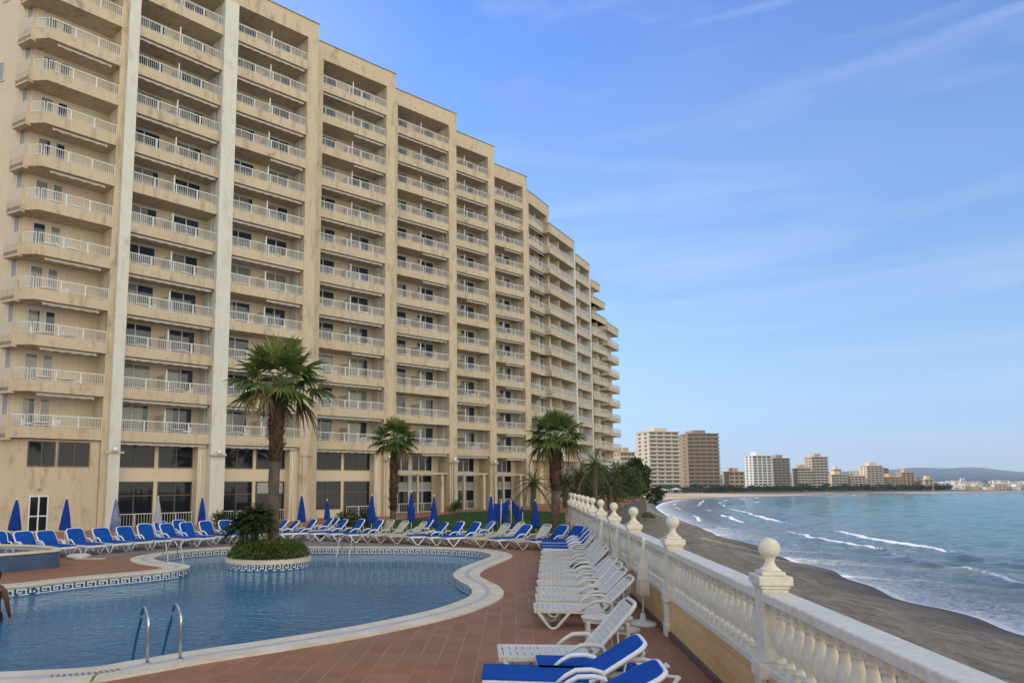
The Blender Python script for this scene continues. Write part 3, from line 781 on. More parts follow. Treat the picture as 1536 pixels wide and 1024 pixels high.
# bays I to L at the far end: one mesh of small balconies
fb = MB()
def far_bay(L, Rr, k0, k1, wall_top, pil=True, dep=9, xl=0, wl=1.0):
    d = Vector(Rr) - Vector(L); X = TR(L[0] - HO.x, L[1] - HO.y, 0, math.atan2(d.y, d.x)); W = d.length
    for k in range(k0, k1):
        q = MB(); z = k * S
        slab_into(q, W + .0, z)
        q2 = MB(); add_railing(q2, [(.02, .095), (W - .02, .095)], ZP + z, ZR + z, .16, .014, 1.6, 4)
        q3 = MB()
        if W > 3:
            add_door(q3, W * .08, W * .36, ZB + .2 + z, ZB + 2.25 + z, WD, 10, 5); add_door(q3, W * .56, W * .86, ZB + .2 + z, ZB + 2.25 + z, WD, 10, 5)
            q3.box((W * .46, .4, ZB + .2 + z), (W * .46 + .1, WD, ZB + S + z), 1)
        for qq in (q, q2, q3):
            off = len(fb.v); fb.v += [tuple(X @ Vector(p)) for p in qq.v]; fb.f += [tuple(i + off for i in f) for f in qq.f]; fb.m += qq.m; fb.s += qq.s
    q = MB(); q.box((0, WD, 0), (W * wl, dep, wall_top - .3), 1)
    q.build('facade_wall', HM, hotel, X)
    q = MB(); q.box((-.02, 0, ZB + k1 * S), (W + .02, WD - .002, wall_top), 0); q.box((-.05, -.05, wall_top), (W + .05, WD + .3, wall_top + .07), 3); q.build('roof_parapet', HM, hotel, X)
    if pil:
        q = MB(); q.box((W, .1, 0), (W + .5, WD + .3, ZB + k1 * S - .002), 2); q.build('pillar', HM, hotel, X)
    return X, W
far_bay((13.35, 80.27), (17.6, 86.9), 0, 11, 32.95)
far_bay((18.5, 91.2), (21.6, 96.3), 0, 11, 32.9)
far_bay((23.6, 103.9), (25.5, 106.8), 10, 11, 32.9, False)
far_bay((23.6, 103.9), (26.6, 108.4), 9, 10, 30.4, False)
far_bay((23.6, 103.9), (27.0, 109.0), 0, 9, 27.9, False)
far_bay((27.9, 112.2), (31.1, 117.8), 0, 9, 28.2, False, 9, 0, .5)
q = MB()
for k in range(9): add_railing(q, [(31.05 - HO.x, 117.75 - HO.y), (29.6 - HO.x, 118.7 - HO.y)], ZP + k * S, ZR + k * S, .16, .014, 1.2, 4)
off = len(fb.v); fb.v += q.v; fb.f += [tuple(i + off for i in f) for f in q.f]; fb.m += q.m; fb.s += q.s
tag(fb.build('balcony', HM, hotel), kind='stuff')

# ================================================================== balcony furniture (lower floors, where the photo shows it)
mb = MB(); mb.lathe([(.42, .64), (.44, .66), (.44, .69), (.42, .70)], 14)
for a in range(4):
    t = a * math.pi / 2 + .6; mb.tube([(.16 * math.cos(t), .16 * math.sin(t), .64), (.34 * math.cos(t), .34 * math.sin(t), 0)], .022, 6)
ME_TABLE = mb.mesh('patio_table', [M['furniture']])
mb = MB(); mb.box((-.24, -.22, .40), (.24, .22, .44))
for x in (-.22, .22):
    for y in (-.2, .2): mb.box((x - .022, y - .022, 0), (x + .022, y + .022, .40 if y < 0 else .85))
    mb.box((x - .03, -.22, .60), (x + .03, .2, .635))
for k in range(5): mb.box((-.17 + k * .075, .185, .46), (-.13 + k * .075, .21, .8))
mb.box((-.24, .18, .78), (.24, .22, .87))
ME_CHAIR = mb.mesh('patio_chair', [M['furniture']])
FLOORN = ['lowest','second lowest','third lowest','fourth lowest','fifth lowest','sixth lowest']
for bi, k, b, W in balconies:
    if k > 5: continue
    if bi < 0:
        spots = ((2.3, -.75), (1.2, -.8)); base = XA @ Matrix.Translation((0, 0, k * S)); bname = 'faceted corner bay'
    elif bi < 6:
        spots = furniture_positions(W); base = b.matrix_basis; bname = ORD[bi + 1] + ' bay from left'
    else: continue
    for j, (x, y) in enumerate(spots):
        if random.random() < .18: continue
        side = ('left', 'right')[j if bi >= 0 else 1 - j]
        for knd, me_, dx, dy in (('table', ME_TABLE, 0, 0), ('chair', ME_CHAIR, -.62, .05), ('chair', ME_CHAIR, .62, .1)):
            if knd == 'chair' and random.random() < .25: continue
            p = Matrix.Translation(HO) @ base @ Vector((x + dx + random.uniform(-.05, .05), y + dy, ZB + .2))
            o = link('patio_' + knd, me_); o.location = p; o.rotation_euler = (0, 0, random.uniform(-.6, .6) + (0 if knd == 'table' else (1.2 if dx < 0 else -1.2)) + .7)
            tag(o, ('white patio table, %s half of the %s balcony, %s' % (side, FLOORN[k], bname)) if knd == 'table' else ('white patio chair %s of the %s table, %s balcony, %s' % ('left' if dx < 0 else 'right', side, FLOORN[k], bname)), knd, 'white furniture on the hotel balconies')

# ================================================================== terrace wall and balustrade
WALLN = Vector((1, -.11)).normalized(); WALLD = Vector((.11, 1)).normalized(); WANG = math.atan2(WALLD.y, WALLD.x)
tw = thing('terrace_wall', (line_x(0), 0, 0), 'long tan tiled terrace wall under the white balustrade', 'wall', WANG)
Y0, Y1 = -9, 37.5; sl = math.hypot(1, .11)
mb = MB(); mb.box((Y0 * sl, -.11, 0), (Y1 * sl, .11, .655)); mb.build('tiled_face', M['tan_tile'], tw)
mb = MB(); mb.box((Y0 * sl, .111, .0), (Y1 * sl, .16, .10)); mb.build('skirting', M['brown_skirt'], tw)
mb = MB(); mb.box((Y0 * sl, -.14, -7), (Y1 * sl, .10, -.002)); mb.build('sea_wall', M['stucco'], tw)
post_Y = [-1.7, 3.1, 7.95, 12.75, 16.9, 20.2, 23.2, 25.7, 27.5, 29.3, 31.1, 33.3, 35.5]
mb = MB(); mb.lathe([(.045, 0), (.085, 0), (.085, .03), (.05, .05), (.047, .07), (.062, .12), (.083, .19), (.087, .25), (.078, .33), (.058, .42), (.046, .50), (.042, .535), (.062, .548), (.062, .565), (.045, .58), (.055, .605)], 14)
mb.box((-.085, -.085, -.07), (.085, .085, 0)); mb.box((-.075, -.075, .605), (.075, .075, .68))
ME_BAL = mb.mesh('baluster', [M['baluster']])
ORDP = ['nearest', 'second nearest', 'third nearest', 'fourth nearest', 'fifth nearest', 'sixth nearest', 'seventh nearest', 'eighth nearest', 'ninth nearest', 'tenth nearest', 'eleventh nearest', 'twelfth nearest']
for i, (a, b) in enumerate(zip(post_Y, post_Y[1:])):
    L = (b - a) * sl - .28
    lab = {0: 'stretch of white balustrade beside the camera with white stone balusters', 1: 'nearest visible stretch of white balustrade with fat balusters at the right edge'}.get(i, 'white balustrade stretch, %s along the terrace after the closest one' % ORD[i - 2])
    t = thing('balustrade', (line_x(a), a, 0), lab, 'balustrade', WANG, 'white balustrade stretches along the beach wall')
    o = MB(); o.box((.14, -.15, 1.42), (.14 + L, .15, 1.53)); bevel(o.build('handrail', M['rail_white'], t), .018, 3)
    o = MB(); o.box((.14, -.135, .656), (.14 + L, .135, .745)); bevel(o.build('plinth', M['rail_white'], t), .012, 2)
    o = MB(); o.box((.14, -.09, 1.402), (.14 + L, .09, 1.419)); o.build('under_rail', M['rail_white'], t)
    nb = max(6, int(L / .235))
    for k in range(nb):
        x = .14 + L * (k + .5) / nb
        link('baluster', ME_BAL, t, TR(x, 0, .808) @ Matrix.Diagonal((.94, .94, .868, 1)))
for i, yv in enumerate(post_Y):
    lab = {1: 'balustrade post with ball finial standing beside the camera', 2: 'largest balustrade post with a big white ball finial, nearest in view', 0: 'balustrade post behind the camera with ball finial'}.get(i, 'white balustrade post with ball finial, %s behind the largest one' % ORD[max(0, i - 3)])
    t = thing('balustrade_post', (line_x(yv), yv, 0), lab, 'post', WANG, 'ball topped posts of the white balustrade')
    o = MB(); o.box((-.09, .112, 0), (.09, .19, .60)); o.box((-.11, .112, .001), (.11, .205, .22)); bevel(o.build('pilaster', M['rail_white'], t), .01)
    o = MB(); o.box((-.15, -.165, .60), (.15, .205, .77)); o.box((-.14, -.14, .77), (.14, .14, 1.56)); bevel(o.build('shaft', M['rail_white'], t), .012, 2)
    o = MB(); o.box((-.155, -.155, 1.56), (.155, .155, 1.60)); o.box((-.18, -.18, 1.60), (.18, .18, 1.70)); o.box((-.125, -.125, 1.70), (.125, .125, 1.745)); bevel(o.build('cap', M['rail_white'], t), .012, 2)
    o = MB(); pr = [(.115, 1.745), (.105, 1.765), (.072, 1.79), (.052, 1.83), (.05, 1.865), (.062, 1.885)]
    pr += [(.117 * math.sin(u), 1.99 - .117 * math.cos(u)) for u in [R(30 + k * 10) for k in range(15)]] + [(.010, 2.107)]
    o.lathe(pr, 28); o.build('ball_finial', M['baluster'], t)

# ================================================================== sun loungers
def lounger_meshes(fabric, plast, frame, ang, bl=.80):
    ms = {}
    P, Wd, H = 1.95, .33, .36
    o = MB()
    for s in (-1, 1):
        o.box((.03, s * Wd - .028, H - .06), (1.28, s * Wd + .028, H + .015))
        o.tube([(1.0, s * .27, H - .04), (1.45, s * .25, H - .03), (1.74, s * .25, H - .06)], .022, 7)
    o.box((0, -Wd - .028, H - .065), (.06, Wd + .028, H + .012)); o.box((1.22, -Wd, H - .05), (1.27, Wd, H))
    ms['frame'] = o
    ca, sa = math.cos(ang), math.sin(ang); hx, hz = 1.26, H + .02
    BM = Matrix.Translation((hx, 0, hz)) @ Matrix.Rotation(-ang, 4, 'Y')
    o = MB()
    rc = .15; rim = [(0, -Wd)] + [(bl - rc + rc * math.sin(R(a)), -Wd + rc - rc * math.cos(R(a))) for a in range(0, 91, 18)]
    rim += [(x, -y) for x, y in reversed(rim)]
    o.tube([tuple(BM @ Vector((x, y, 0))) for x, y in rim], .03, 8)
    for s in (-1, 1):                                      # prop struts
        e = BM @ Vector((.5, s * .25, -.03)); o.tube([tuple(e), (hx + .38, s * .25, H - .05)], .016, 6)
    if not fabric:
        nsl = int((bl - .07) / .082)
        for k in range(nsl): o.box((.05 + k * .082, -Wd + .03, -.012), (.05 + k * .082 + .080, Wd - .03, .012), 0, BM)
        o.box((.04, -.03, -.02), (bl - .06, .03, .014), 0, BM)
    else:
        off = len(o.v); k_ = len(o.f); ins = [(x * .985, y * .965) for x, y in rim]; o.prism(ins, .0, .034, 1)
        for q_ in range(off, len(o.v)): o.v[q_] = tuple(BM @ Vector(o.v[q_]))
    ms['backrest'] = o
    o = MB()
    if not fabric:
        for k in range(13): o.box((.075 + k * .088, -Wd + .02, H - .022), (.075 + k * .088 + .086, Wd - .02, H + .006))
        o.box((.06, -.03, H - .04), (1.22, .03, H - .001));
        for k in range(5):
            for sg in (-1, 1): o.box((.16 + k * .1, sg * .17 - .09, H), (.175 + k * .1, sg * .17 + .09, H + .0075), 2)
        o.box((.06, -Wd + .015, H - .03), (1.22, -Wd + .07, H + .008)); o.box((.06, Wd - .07, H - .03), (1.22, Wd - .015, H + .008))
    else: o.box((-.012, -Wd + .005, H + .016), (1.25, Wd - .005, H + .045), 1)
    ms['seat'] = o
    for nm, x0, x1, x2, x3 in (('leg', .06, .27, .42, .66), ('leg2', 1.18, 1.38, 1.52, 1.72)):
        o = MB(); o.tube([(x0, 0, H - .03), (x0 + (x1 - x0) * .5, 0, H * .52), (x1, 0, .05), (x1 + .05, 0, .022), (x2 - .05, 0, .022), (x2, 0, .05), (x2 + (x3 - x2) * .55, 0, H * .55), (x3, 0, H - .03)], [.032, .03, .027, .026, .026, .027, .03, .032], 8)
        ms[nm] = o
    o = MB(); o.tube([(.86, 0, H), (.98, 0, H + .10), (1.10, 0, H + .165), (1.28, 0, H + .175), (1.40, 0, H + .15), (1.43, 0, H + .08), (1.38, 0, H)], [.02, .026, .03, .03, .028, .024, .02], 8)
    ms['armrest'] = o
    mats = [plast if not fabric else frame, fabric or plast, M['slot']]
    return {k: v.mesh({'leg2': 'leg'}.get(k, k), mats) for k, v in ms.items()}
LK = {}
def lounger(loc, rz, kind, ang, label, group, back=True, bl=.80):
    key = (kind, ang, bl)
    if key not in LK:
        LK[key] = lounger_meshes({'blue': M['blue'], 'faded': M['blue_faded']}.get(kind), M['plastic_old'] if kind == 'cream' else M['plastic'], M['plastic_frame'], R(ang), bl)
    ms = LK[key]; t = thing('sun_lounger', loc, label, 'sun lounger', rz, group)
    for k in ('frame', 'seat', 'backrest')[:3 if back else 2]:
        o = link(k, ms[k], t)
        if loc[1] < 17: bevel(o, .008, 2)
    for s in (-1, 1):
        link('leg', ms['leg'], t, TR(0, s * .33, 0)); link('leg', ms['leg2'], t, TR(0, s * .30, 0)); link('armrest', ms['armrest'], t, TR(0, s * .355, 0))
    return t
# row along the balustrade: near edge height in the picture gives the distance
side_px = [(801,912.8,'white',44),(803.7,897.8,'white',46),(805.5,887.3,'white',46),(806.4,875.8,'white',46),(808,864.4,'white',40),(809,856.5,'white',48),(810,850.3,'white',48),(811,844.2,'white',50),(811.7,837.1,'white',46),(812.5,829.2,'white',52),(814,822.2,'blue',44),(814,817.8,'blue',46),(814,813.4,'blue',48),(815,809,'blue',50)]
SW = math.atan2(-.11, 1)
cnt = {'white': 0, 'blue': 0}
for i, (px, py, kd, an) in enumerate(side_px):
    p = ground(px, py, .37); cnt[kd] += 1
    yc = p.y + .34; xc = p.x + .04
    lab = ('white plastic lounger next to the oval side table, first of the balustrade row' if i == 0 else
           '%s lounger in the balustrade row, %s %s one from the front' % ({'white': 'white plastic', 'blue': 'blue fabric'}[kd], ORD[cnt[kd] - 1], kd))
    lounger((xc, yc, 0), SW + random.uniform(-.05, .05), kd, an, lab, 'loungers in a row along the balustrade')
lounger((.86, 10.15, 0), SW + .06, 'white', 48, 'unpadded white plastic lounger with high backrest behind the big blue one', 'loungers in the right foreground', True, .92)
lounger((1.32, 9.42, 0), SW + .03, 'blue', 4, 'blue padded lounger without backrest, between the white one and the big blue one', 'loungers in the right foreground', False)
lounger((.58, 8.98, 0), SW + .0, 'blue', 33, 'big blue fabric lounger with white frame fully seen in the right foreground', 'loungers in the right foreground')
lounger((.47, 8.02, 0), SW - .02, 'blue', 28, 'blue lounger cut off by the bottom edge, nearest to the camera', 'loungers in the right foreground')
# back row beyond the pool
left_row = [(-14,25.2,0),(11,25.6,0),(34,25.8,0),(69,26.2,0),(113,26.9,0),(152,27.7,0),(183,28.4,0),(214,29.1,0),(241,31.2,1),(254,29.9,0),(265,32.3,1),(280,30.3,0),(308,31.2,0),(335,31.7,0),(352,32.0,0)]
fl = Vector((.83, -.56)).normalized()
for i, (px, Y, bk) in enumerate(left_row):
    B = at_depth(px, Y, .6); p = Vector((B.x, B.y)) + fl * 1.5
    lab = 'blue sun lounger %s, %s from left behind the pool' % ('behind the others' if bk else 'facing right', ORD[max(0, i - 1)]) if i else 'blue sun lounger at the left rim of the photo behind the raised pool'
    lounger((p.x, p.y, 0), math.atan2(-fl.y, -fl.x) + random.uniform(-.14, .14), 'blue', random.choice((50, 57, 63)), lab, 'blue loungers on the left side of the back row', True, .62)
right_row = [(423,32.5,'blue',0),(438,32.6,'blue',0),(466,32.6,'blue',0),(491,34.3,'blue',1),(499,34.6,'blue',1),(512,32.8,'blue',0),(539,32.5,'blue',0),(565.5,32,'blue',0),(584,31.9,'cream',0),(604,31.7,'cream',0),(628.6,31.3,'cream',0),(642,33,'blue',1),(660,30.8,'blue',0),(687,30.6,'blue',0),(712,30.2,'blue',0),(729,32,'faded',1),(753,29.8,'cream',0),(773,31.5,'white',1),(787,29.3,'blue',0),(815,28.8,'cream',0),(843,28.6,'blue',0),(868,28.2,'blue',0)]
c2 = {}
for i, (px, Y, kd, bk) in enumerate(right_row):
    ff = Vector((-.9, -.40 - .1 * (i < 8))).normalized()
    B = at_depth(px, Y, .6); p = Vector((B.x, B.y)) + ff * 1.5
    key = (kd, bk); c2[key] = c2.get(key, 0) + 1
    cname = {'blue': 'blue fabric', 'cream': 'cream plastic', 'faded': 'faded grey blue', 'white': 'white slatted'}[kd]
    lab = '%s sun lounger %s, %s such one right of island' % (cname, 'behind the front row' if bk else 'facing left', ORD[c2[key] - 1])
    lounger((p.x, p.y, 0), math.atan2(-ff.y, -ff.x) + random.uniform(-.15, .15), kd, random.choice((44, 48, 52)), lab, 'loungers on the right side of the back row', True, .70)

# oval side table, cloth and small things by the white loungers
t = thing('side_table', (2.92, 12.32, 0), 'white oval plastic side table beside the nearest white row lounger', 'table', SW)
o = MB(); o.prism([(.44 * math.cos(a), .25 * math.sin(a)) for a in [k * math.pi / 16 for k in range(32)]], .385, .425); bevel(o.build('tabletop', M['plastic'], t), .012, 2)
o = MB(); o.prism([(.41 * math.cos(a), .22 * math.sin(a)) for a in [k * math.pi / 12 for k in range(24)]], .33, .384); o.build('apron', M['plastic'], t)
for sx_ in (-1, 1):
    for sy in (-1, 1):
        o = MB(); o.box((sx_ * .33 - .03, sy * .13 - .03, 0), (sx_ * .33 + .03, sy * .13 + .03, .33)); o.build('leg', M['plastic'], t)
o = MB(); o.box((-.3, -.13, .16), (.3, .13, .18)); o.build('shelf', M['plastic'], t)
p = ground(870, 846, .45)
o = MB()
pts = [(p.x - .3, p.y - .2), (p.x + .3, p.y - .25), (p.x + .36, p.y + .2), (p.x - .24, p.y + .24)]
Nn = 7
for a in range(Nn):
    for b in range(Nn):
        def cz(i, j):
            u, v = i / Nn, j / Nn; e = min(u, 1 - u, v, 1 - v)
            q = Vector(pts[0]).lerp(Vector(pts[1]), u).lerp(Vector(pts[3]).lerp(Vector(pts[2]), u), v)
            return (q.x, q.y, .40 + .26 * e + .05 * noise.noise((u * 4, v * 4, 1)))
        o.face([cz(a, b), cz(a + 1, b), cz(a + 1, b + 1), cz(a, b + 1)], 0, True)
tag(o.build('towel', M['black_cloth']), 'black towel bundled on a white lounger of the balustrade row', 'towel')

# ================================================================== parasols
def parasol(loc, top, bottom, rad, m, label, group=None, lean=(0, 0), rz=0, base=True, tip=True):
    t = thing('closed_parasol', loc, label, 'parasol', rz, group); t.rotation_euler = (lean[0], lean[1], rz)
    o = MB(); o.tube([(0, 0, 0), (0, 0, top)], .02, 8); o.build('pole', M['pole'], t)
    h = top - bottom
    rad *= .74 if rad > .15 else 1
    o = MB(); o.lathe([(rad * .8, bottom - .02), (rad, bottom + .02), (rad * .94, bottom + h * .12), (rad * .72, bottom + h * .42), (rad * .44, bottom + h * .75), (rad * .2, top - .05), (.03, top)], 32, 0, (0, 0, 0), 8, .24)
    for i in range(len(o.v)):
        x, y, z = o.v[i]; k = 1 + .12 * noise.noise((x * 5, y * 5, z * 2 + loc[0])); o.v[i] = (x * k, y * k, z)
    zb_ = bottom + h * .3; o.tube([(rad * .86 * math.cos(a), rad * .86 * math.sin(a), zb_) for a in [k * math.pi / 8 for k in range(17)]], .014, 5)
    o.build('canopy', m, t)
    o = MB(); o.lathe([(.03, top), (.035, top + .03), (.012, top + .09)], 10); o.build('finial', M['pole'], t)
    if base:
        o = MB(); o.lathe([(.26, 0), (.27, .02), (.25, .06), (.06, .09), (.04, .22)], 18); o.build('base', M['pole'], t)
    return t
pars = [(22,29.6,1.90,.66,.28,'parasol_blue','closed blue parasol before the glass door at the far left'),
        (98,30.0,1.93,.64,.26,'parasol_blue','closed blue parasol before the plain beige wall, second from the left'),
        (174,29.7,1.93,.66,.25,'parasol_faded','closed sun bleached blue and grey parasol before the first white pillar'),
        (237,31.2,1.95,.70,.22,'parasol_grey','closed parasol faded to grey with blue hem'),
        (303,32.2,1.93,.70,.23,'parasol_blue','closed blue parasol before the second white pillar'),
        (453,34.2,1.97,.74,.24,'parasol_blue','closed blue parasol just right of the palm island'),
        (491,37.0,1.66,.70,.20,'parasol_blue','smaller closed blue parasol farther back before the low wall'),
        (557,34.0,1.97,.72,.25,'parasol_blue','closed blue parasol left of the slim palm'),
        (617,35.0,2.12,.72,.24,'parasol_blue','closed blue parasol right of the slim palm, tallest of all'),
        (651,33.0,1.96,.56,.25,'parasol_blue','closed blue parasol at the near edge of the lawn'),
        (737,32.5,1.98,.55,.26,'parasol_blue','closed blue parasol next to the draped blue canopy'),
        (804,32.0,1.78,.60,.25,'parasol_blue','closed blue parasol left of the stout palm, rightmost blue one')]
for px, Y, tp, bt, rd, mm, lab in pars:
    p = at_depth(px, Y, 1); parasol((p.x, Y, 0), tp, bt, rd, M[mm], lab, 'closed parasols behind the pool', (random.uniform(-.02, .02), random.uniform(-.02, .02)), random.uniform(0, 6))
for px, Y, tp, lab in ((964, 13.7, 1.56, 'closed white parasol by the tiled wall, nearest to the camera'), (927, 17.2, 1.62, 'closed white parasol by the tiled wall, second one along'), (906, 20.2, 1.6, 'closed white parasol by the tiled wall, third one along')):
    xx = line_x(Y) - .42
    parasol((xx, Y, 0), tp, .55, .115, M['parasol_white'], lab, 'closed white parasols along the wall', (0, .04), 0, True)
p = ground(944, 947)
t = thing('parasol_base', p, 'empty white round parasol base on the tiles by the white loungers', 'parasol base')
o = MB(); o.lathe([(.20, 0), (.21, .03), (.19, .07), (.07, .10)], 20); o.build('foot', M['plastic'], t)
o = MB(); o.lathe([(.035, .10), (.035, .3)], 12); o.build('tube', M['plastic'], t)
# draped blue canopy on poles behind the loungers
p = at_depth(767, 36, 0)
t = thing('draped_canopy', (p.x, 36, 0), 'blue canopy cloth hanging in loops between white poles on the lawn', 'canopy')
for x in (-.55, .0, .62):
    o = MB(); o.tube([(x, .1 * x, 0), (x * .9, .1 * x, 1.75)], .022, 8); o.build('pole', M['pole'], t)
o = MB()
def drape(xa, xb, za, zb, sag, wd, y):
    n_ = 14
    for k in range(n_):
        def q(i, j):
            u = i / n_; return (xa + (xb - xa) * u, y + .05 * math.sin(u * 9 + j), za + (zb - za) * u - sag * 4 * u * (1 - u) - wd * j * (.7 + .5 * math.sin(u * math.pi)))
        o.face([q(k, 0), q(k, 1), q(k + 1, 1), q(k + 1, 0)], 0, True)
drape(-.5, .6, 1.45, 1.5, .95, .42, 0); drape(-.85, -.1, 1.55, 1.7, .1, .85, .25); drape(.05, .45, 1.85, 1.4, .1, .7, .3); drape(.0, .75, .55, .6, .1, .45, .1)
o.build('cloth', M['parasol_blue'], t)

# ================================================================== raised pool on the left
sc_ = Vector((-15.0, 22.25))
poly = [(-12.05, 22.75), (-12.25, 22.0), (-13.2, 20.95), (-14.6, 20.5), (-16.5, 20.4), (-18.2, 21.2), (-18.6, 22.6), (-17.4, 24.0), (-15.2, 24.3), (-13.3, 23.9)]
poly = [tuple(v) for v in catmull(poly, 4)]
t = thing('raised_pool', (sc_.x, sc_.y, 0), 'raised round dipping pool with dark blue tiled side and white rim at the left', 'pool')
rp = [(x - sc_.x, y - sc_.y) for x, y in poly]
if sum(rp[i][0] * rp[(i + 1) % len(rp)][1] - rp[(i + 1) % len(rp)][0] * rp[i][1] for i in range(len(rp))) < 0: rp.reverse()
sc2 = [(x * .95, y * .92) for x, y in rp]; sc1 = [(x * 1.015, y * 1.02) for x, y in rp]
o = MB()
for i in range(len(rp)):
    j = (i + 1) % len(rp)
    o.face([(*rp[i], 0), (*rp[j], 0), (*rp[j], .50), (*rp[i], .50)], 0, True)
    o.face([(*sc2[j], .2), (*sc2[i], .2), (*sc2[i], .50), (*sc2[j], .50)], 0)
o.build('tiled_side', M['spa_tile'], t)
o = MB()
for i in range(len(rp)):
    j = (i + 1) % len(rp)
    o.face([(*sc1[i], .50), (*sc1[j], .50), (*sc1[j], .56), (*sc1[i], .56)], 0)
    o.face([(*sc1[i], .56), (*sc1[j], .56), (*sc2[j], .56), (*sc2[i], .56)], 0)
    o.face([(*sc1[j], .50), (*sc1[i], .50), (*sc2[i], .50), (*sc2[j], .50)], 0)
    o.face([(*sc2[i], .50), (*sc2[i], .56), (*sc2[j], .56), (*sc2[j], .50)], 0)
o.build('rim', M['coping'], t)
o = MB(); o.face([(*q, .49) for q in sc2]); o.build('water', M['spa_water'], t)
# pool lift ring lying on the tiles
p = ground(118, 836.5)
t = thing('life_ring', (p.x, p.y, .05), 'white life ring lying on the tiles beside the raised pool', 'life ring')
o = MB(); o.tube([(.34 * math.cos(a), .34 * math.sin(a), .02) for a in [k * math.pi / 14 for k in range(29)]], .06, 8); o.build('ring', M['plastic'], t)
o = MB(); o.box((.1, -.5, -.04), (1.1, -.3, -.01)); o.build('strap', M['plastic'], t)

# ================================================================== pool ladders
def ladder(p, q, width, h, label, m=M['steel'], r=.022):
    """p: foot on the coping, q: where the rail enters the water"""
    p, q = Vector(p), Vector(q); d = (q - p); d.z = 0; Lh = d.length; d.normalize(); s = Vector((-d.y, d.x, 0)) * -1
    t = thing('pool_ladder', (p.x, p.y, 0), label, 'pool ladder', math.atan2(d.y, d.x))
    for k, off in enumerate((0, width)):
        o = MB(); pts = [(0, off, .04), (.02, off, h * .55)]
        for a in range(0, 181, 15):
            u = R(a); pts.append((.02 + Lh * .24 * (1 - math.cos(u)), off, h * .72 + h * .28 * math.sin(u)))
        pts += [(Lh * .72, off, h * .35), (Lh, off, WZ), (Lh + .02, off, -1.1)]
        o.tube(pts, r, 10); o.lathe([(.05, .038), (.052, .05), (.028, .06)], 14, 0, (0, off, 0)); o.build('handrail', m, t)
    for z in (-.45, -.75, -1.0):
        o = MB(); o.box((Lh - .03, min(0, width), z), (Lh + .06, max(0, width), z + .03)); o.build('step', m, t)
    return t
a, b = ground(220.8, 995, .04), ground(270, 988.5, .04)
dd = (b - a).to_2d().length
ladder(a, ground(198, 990, WZ), -dd, .80, 'chrome pool ladder with two arched handrails in the foreground coping')
a = ground(244, 834, .04); ladder(a, (a.x + .5, a.y - .75, WZ), .5, .6, 'small pool ladder with pale rails in the left cove of the pool', M['steel'], .014)
a = ground(513, 821.5, .04); ladder(a, (a.x - .1, a.y - .85, WZ), .5, .55, 'pale pool ladder on the far edge right of the palm island', M['steel'], .013)

# ================================================================== foliage
def leaf_quad(o, p, d, up, l, w_, m=0, fold=.15):
    s = d.cross(up)
    if s.length < 1e-4: s = d.orthogonal()
    s.normalize(); nn = s.cross(d)
    a = p + d * l * .5 + s * w_ * .5 + nn * fold * w_; b = p + d * l * .5 - s * w_ * .5 + nn * fold * w_
    o.face([p, a, p + d * l, b], m)
def rnd_dir(rng):
    while True:
        v = Vector((rng.uniform(-1, 1), rng.uniform(-1, 1), rng.uniform(-1, 1)))
        if .05 < v.length < 1: return v.normalized()
def leaf_cloud(blobs, n, size, rng, mats=1, flat=.0):
    o = MB(); tot = sum(b[1] ** 2 for b in blobs)
    for c, r_ in blobs:
        c = Vector(c)
        for k in range(int(n * r_ * r_ / tot)):
            d = rnd_dir(rng); rr = r_ * (rng.random() ** .4) * (1 + .25 * noise.noise(tuple(d * 2.3 + c)))
            p = c + Vector((d.x * rr, d.y * rr, d.z * rr * (1 - flat)))
            dd = (d + rnd_dir(rng) * .9).normalized(); s_ = size * rng.uniform(.6, 1.35)
            leaf_quad(o, p, dd, rnd_dir(rng), s_, s_ * .5, 0 if rng.random() < .65 else mats - 1)
    return o
def fan_leaf(o, H, d, L, span, nseg, droop, m, rng, up=Vector((0, 0, 1))):
    s = d.cross(up)
    if s.length < .05: s = Vector((1, 0, 0))
    s.normalize(); nn = s.cross(d).normalized()
    for k in range(nseg):
        a = R(-span / 2 + span * k / (nseg - 1)) ; l = L * (1 - .30 * (abs(a) / R(span / 2)) ** 2) * rng.uniform(.92, 1.08)
        e = (d * math.cos(a) + s * math.sin(a) + nn * .18 * math.cos(a * 2)).normalized()
        sd = (e.cross(nn)).normalized(); w0 = L * .055
        pts = []
        for t, wf in ((.03, .35), (.35, 1.0), (.68, .72), (1.0, .0)):
            dr = droop * L * max(0, t - .4) ** 1.6 * (1.1 + .6 * math.sin(k * 2.1))
            p = H + e * l * t - Vector((0, 0, dr)); pts.append((p, sd * w0 * wf, nn * (.02 * L if k % 2 else -.02 * L) * wf))
        for (p, w1, z1), (q, w2, z2) in zip(pts, pts[1:]):
            if w2.length < 1e-6: o.face([p - w1 + z1, p + w1 - z1, q], m)
            else: o.face([p - w1 + z1, p + w1 - z1, q + w2 - z2, q - w2 + z2], m)
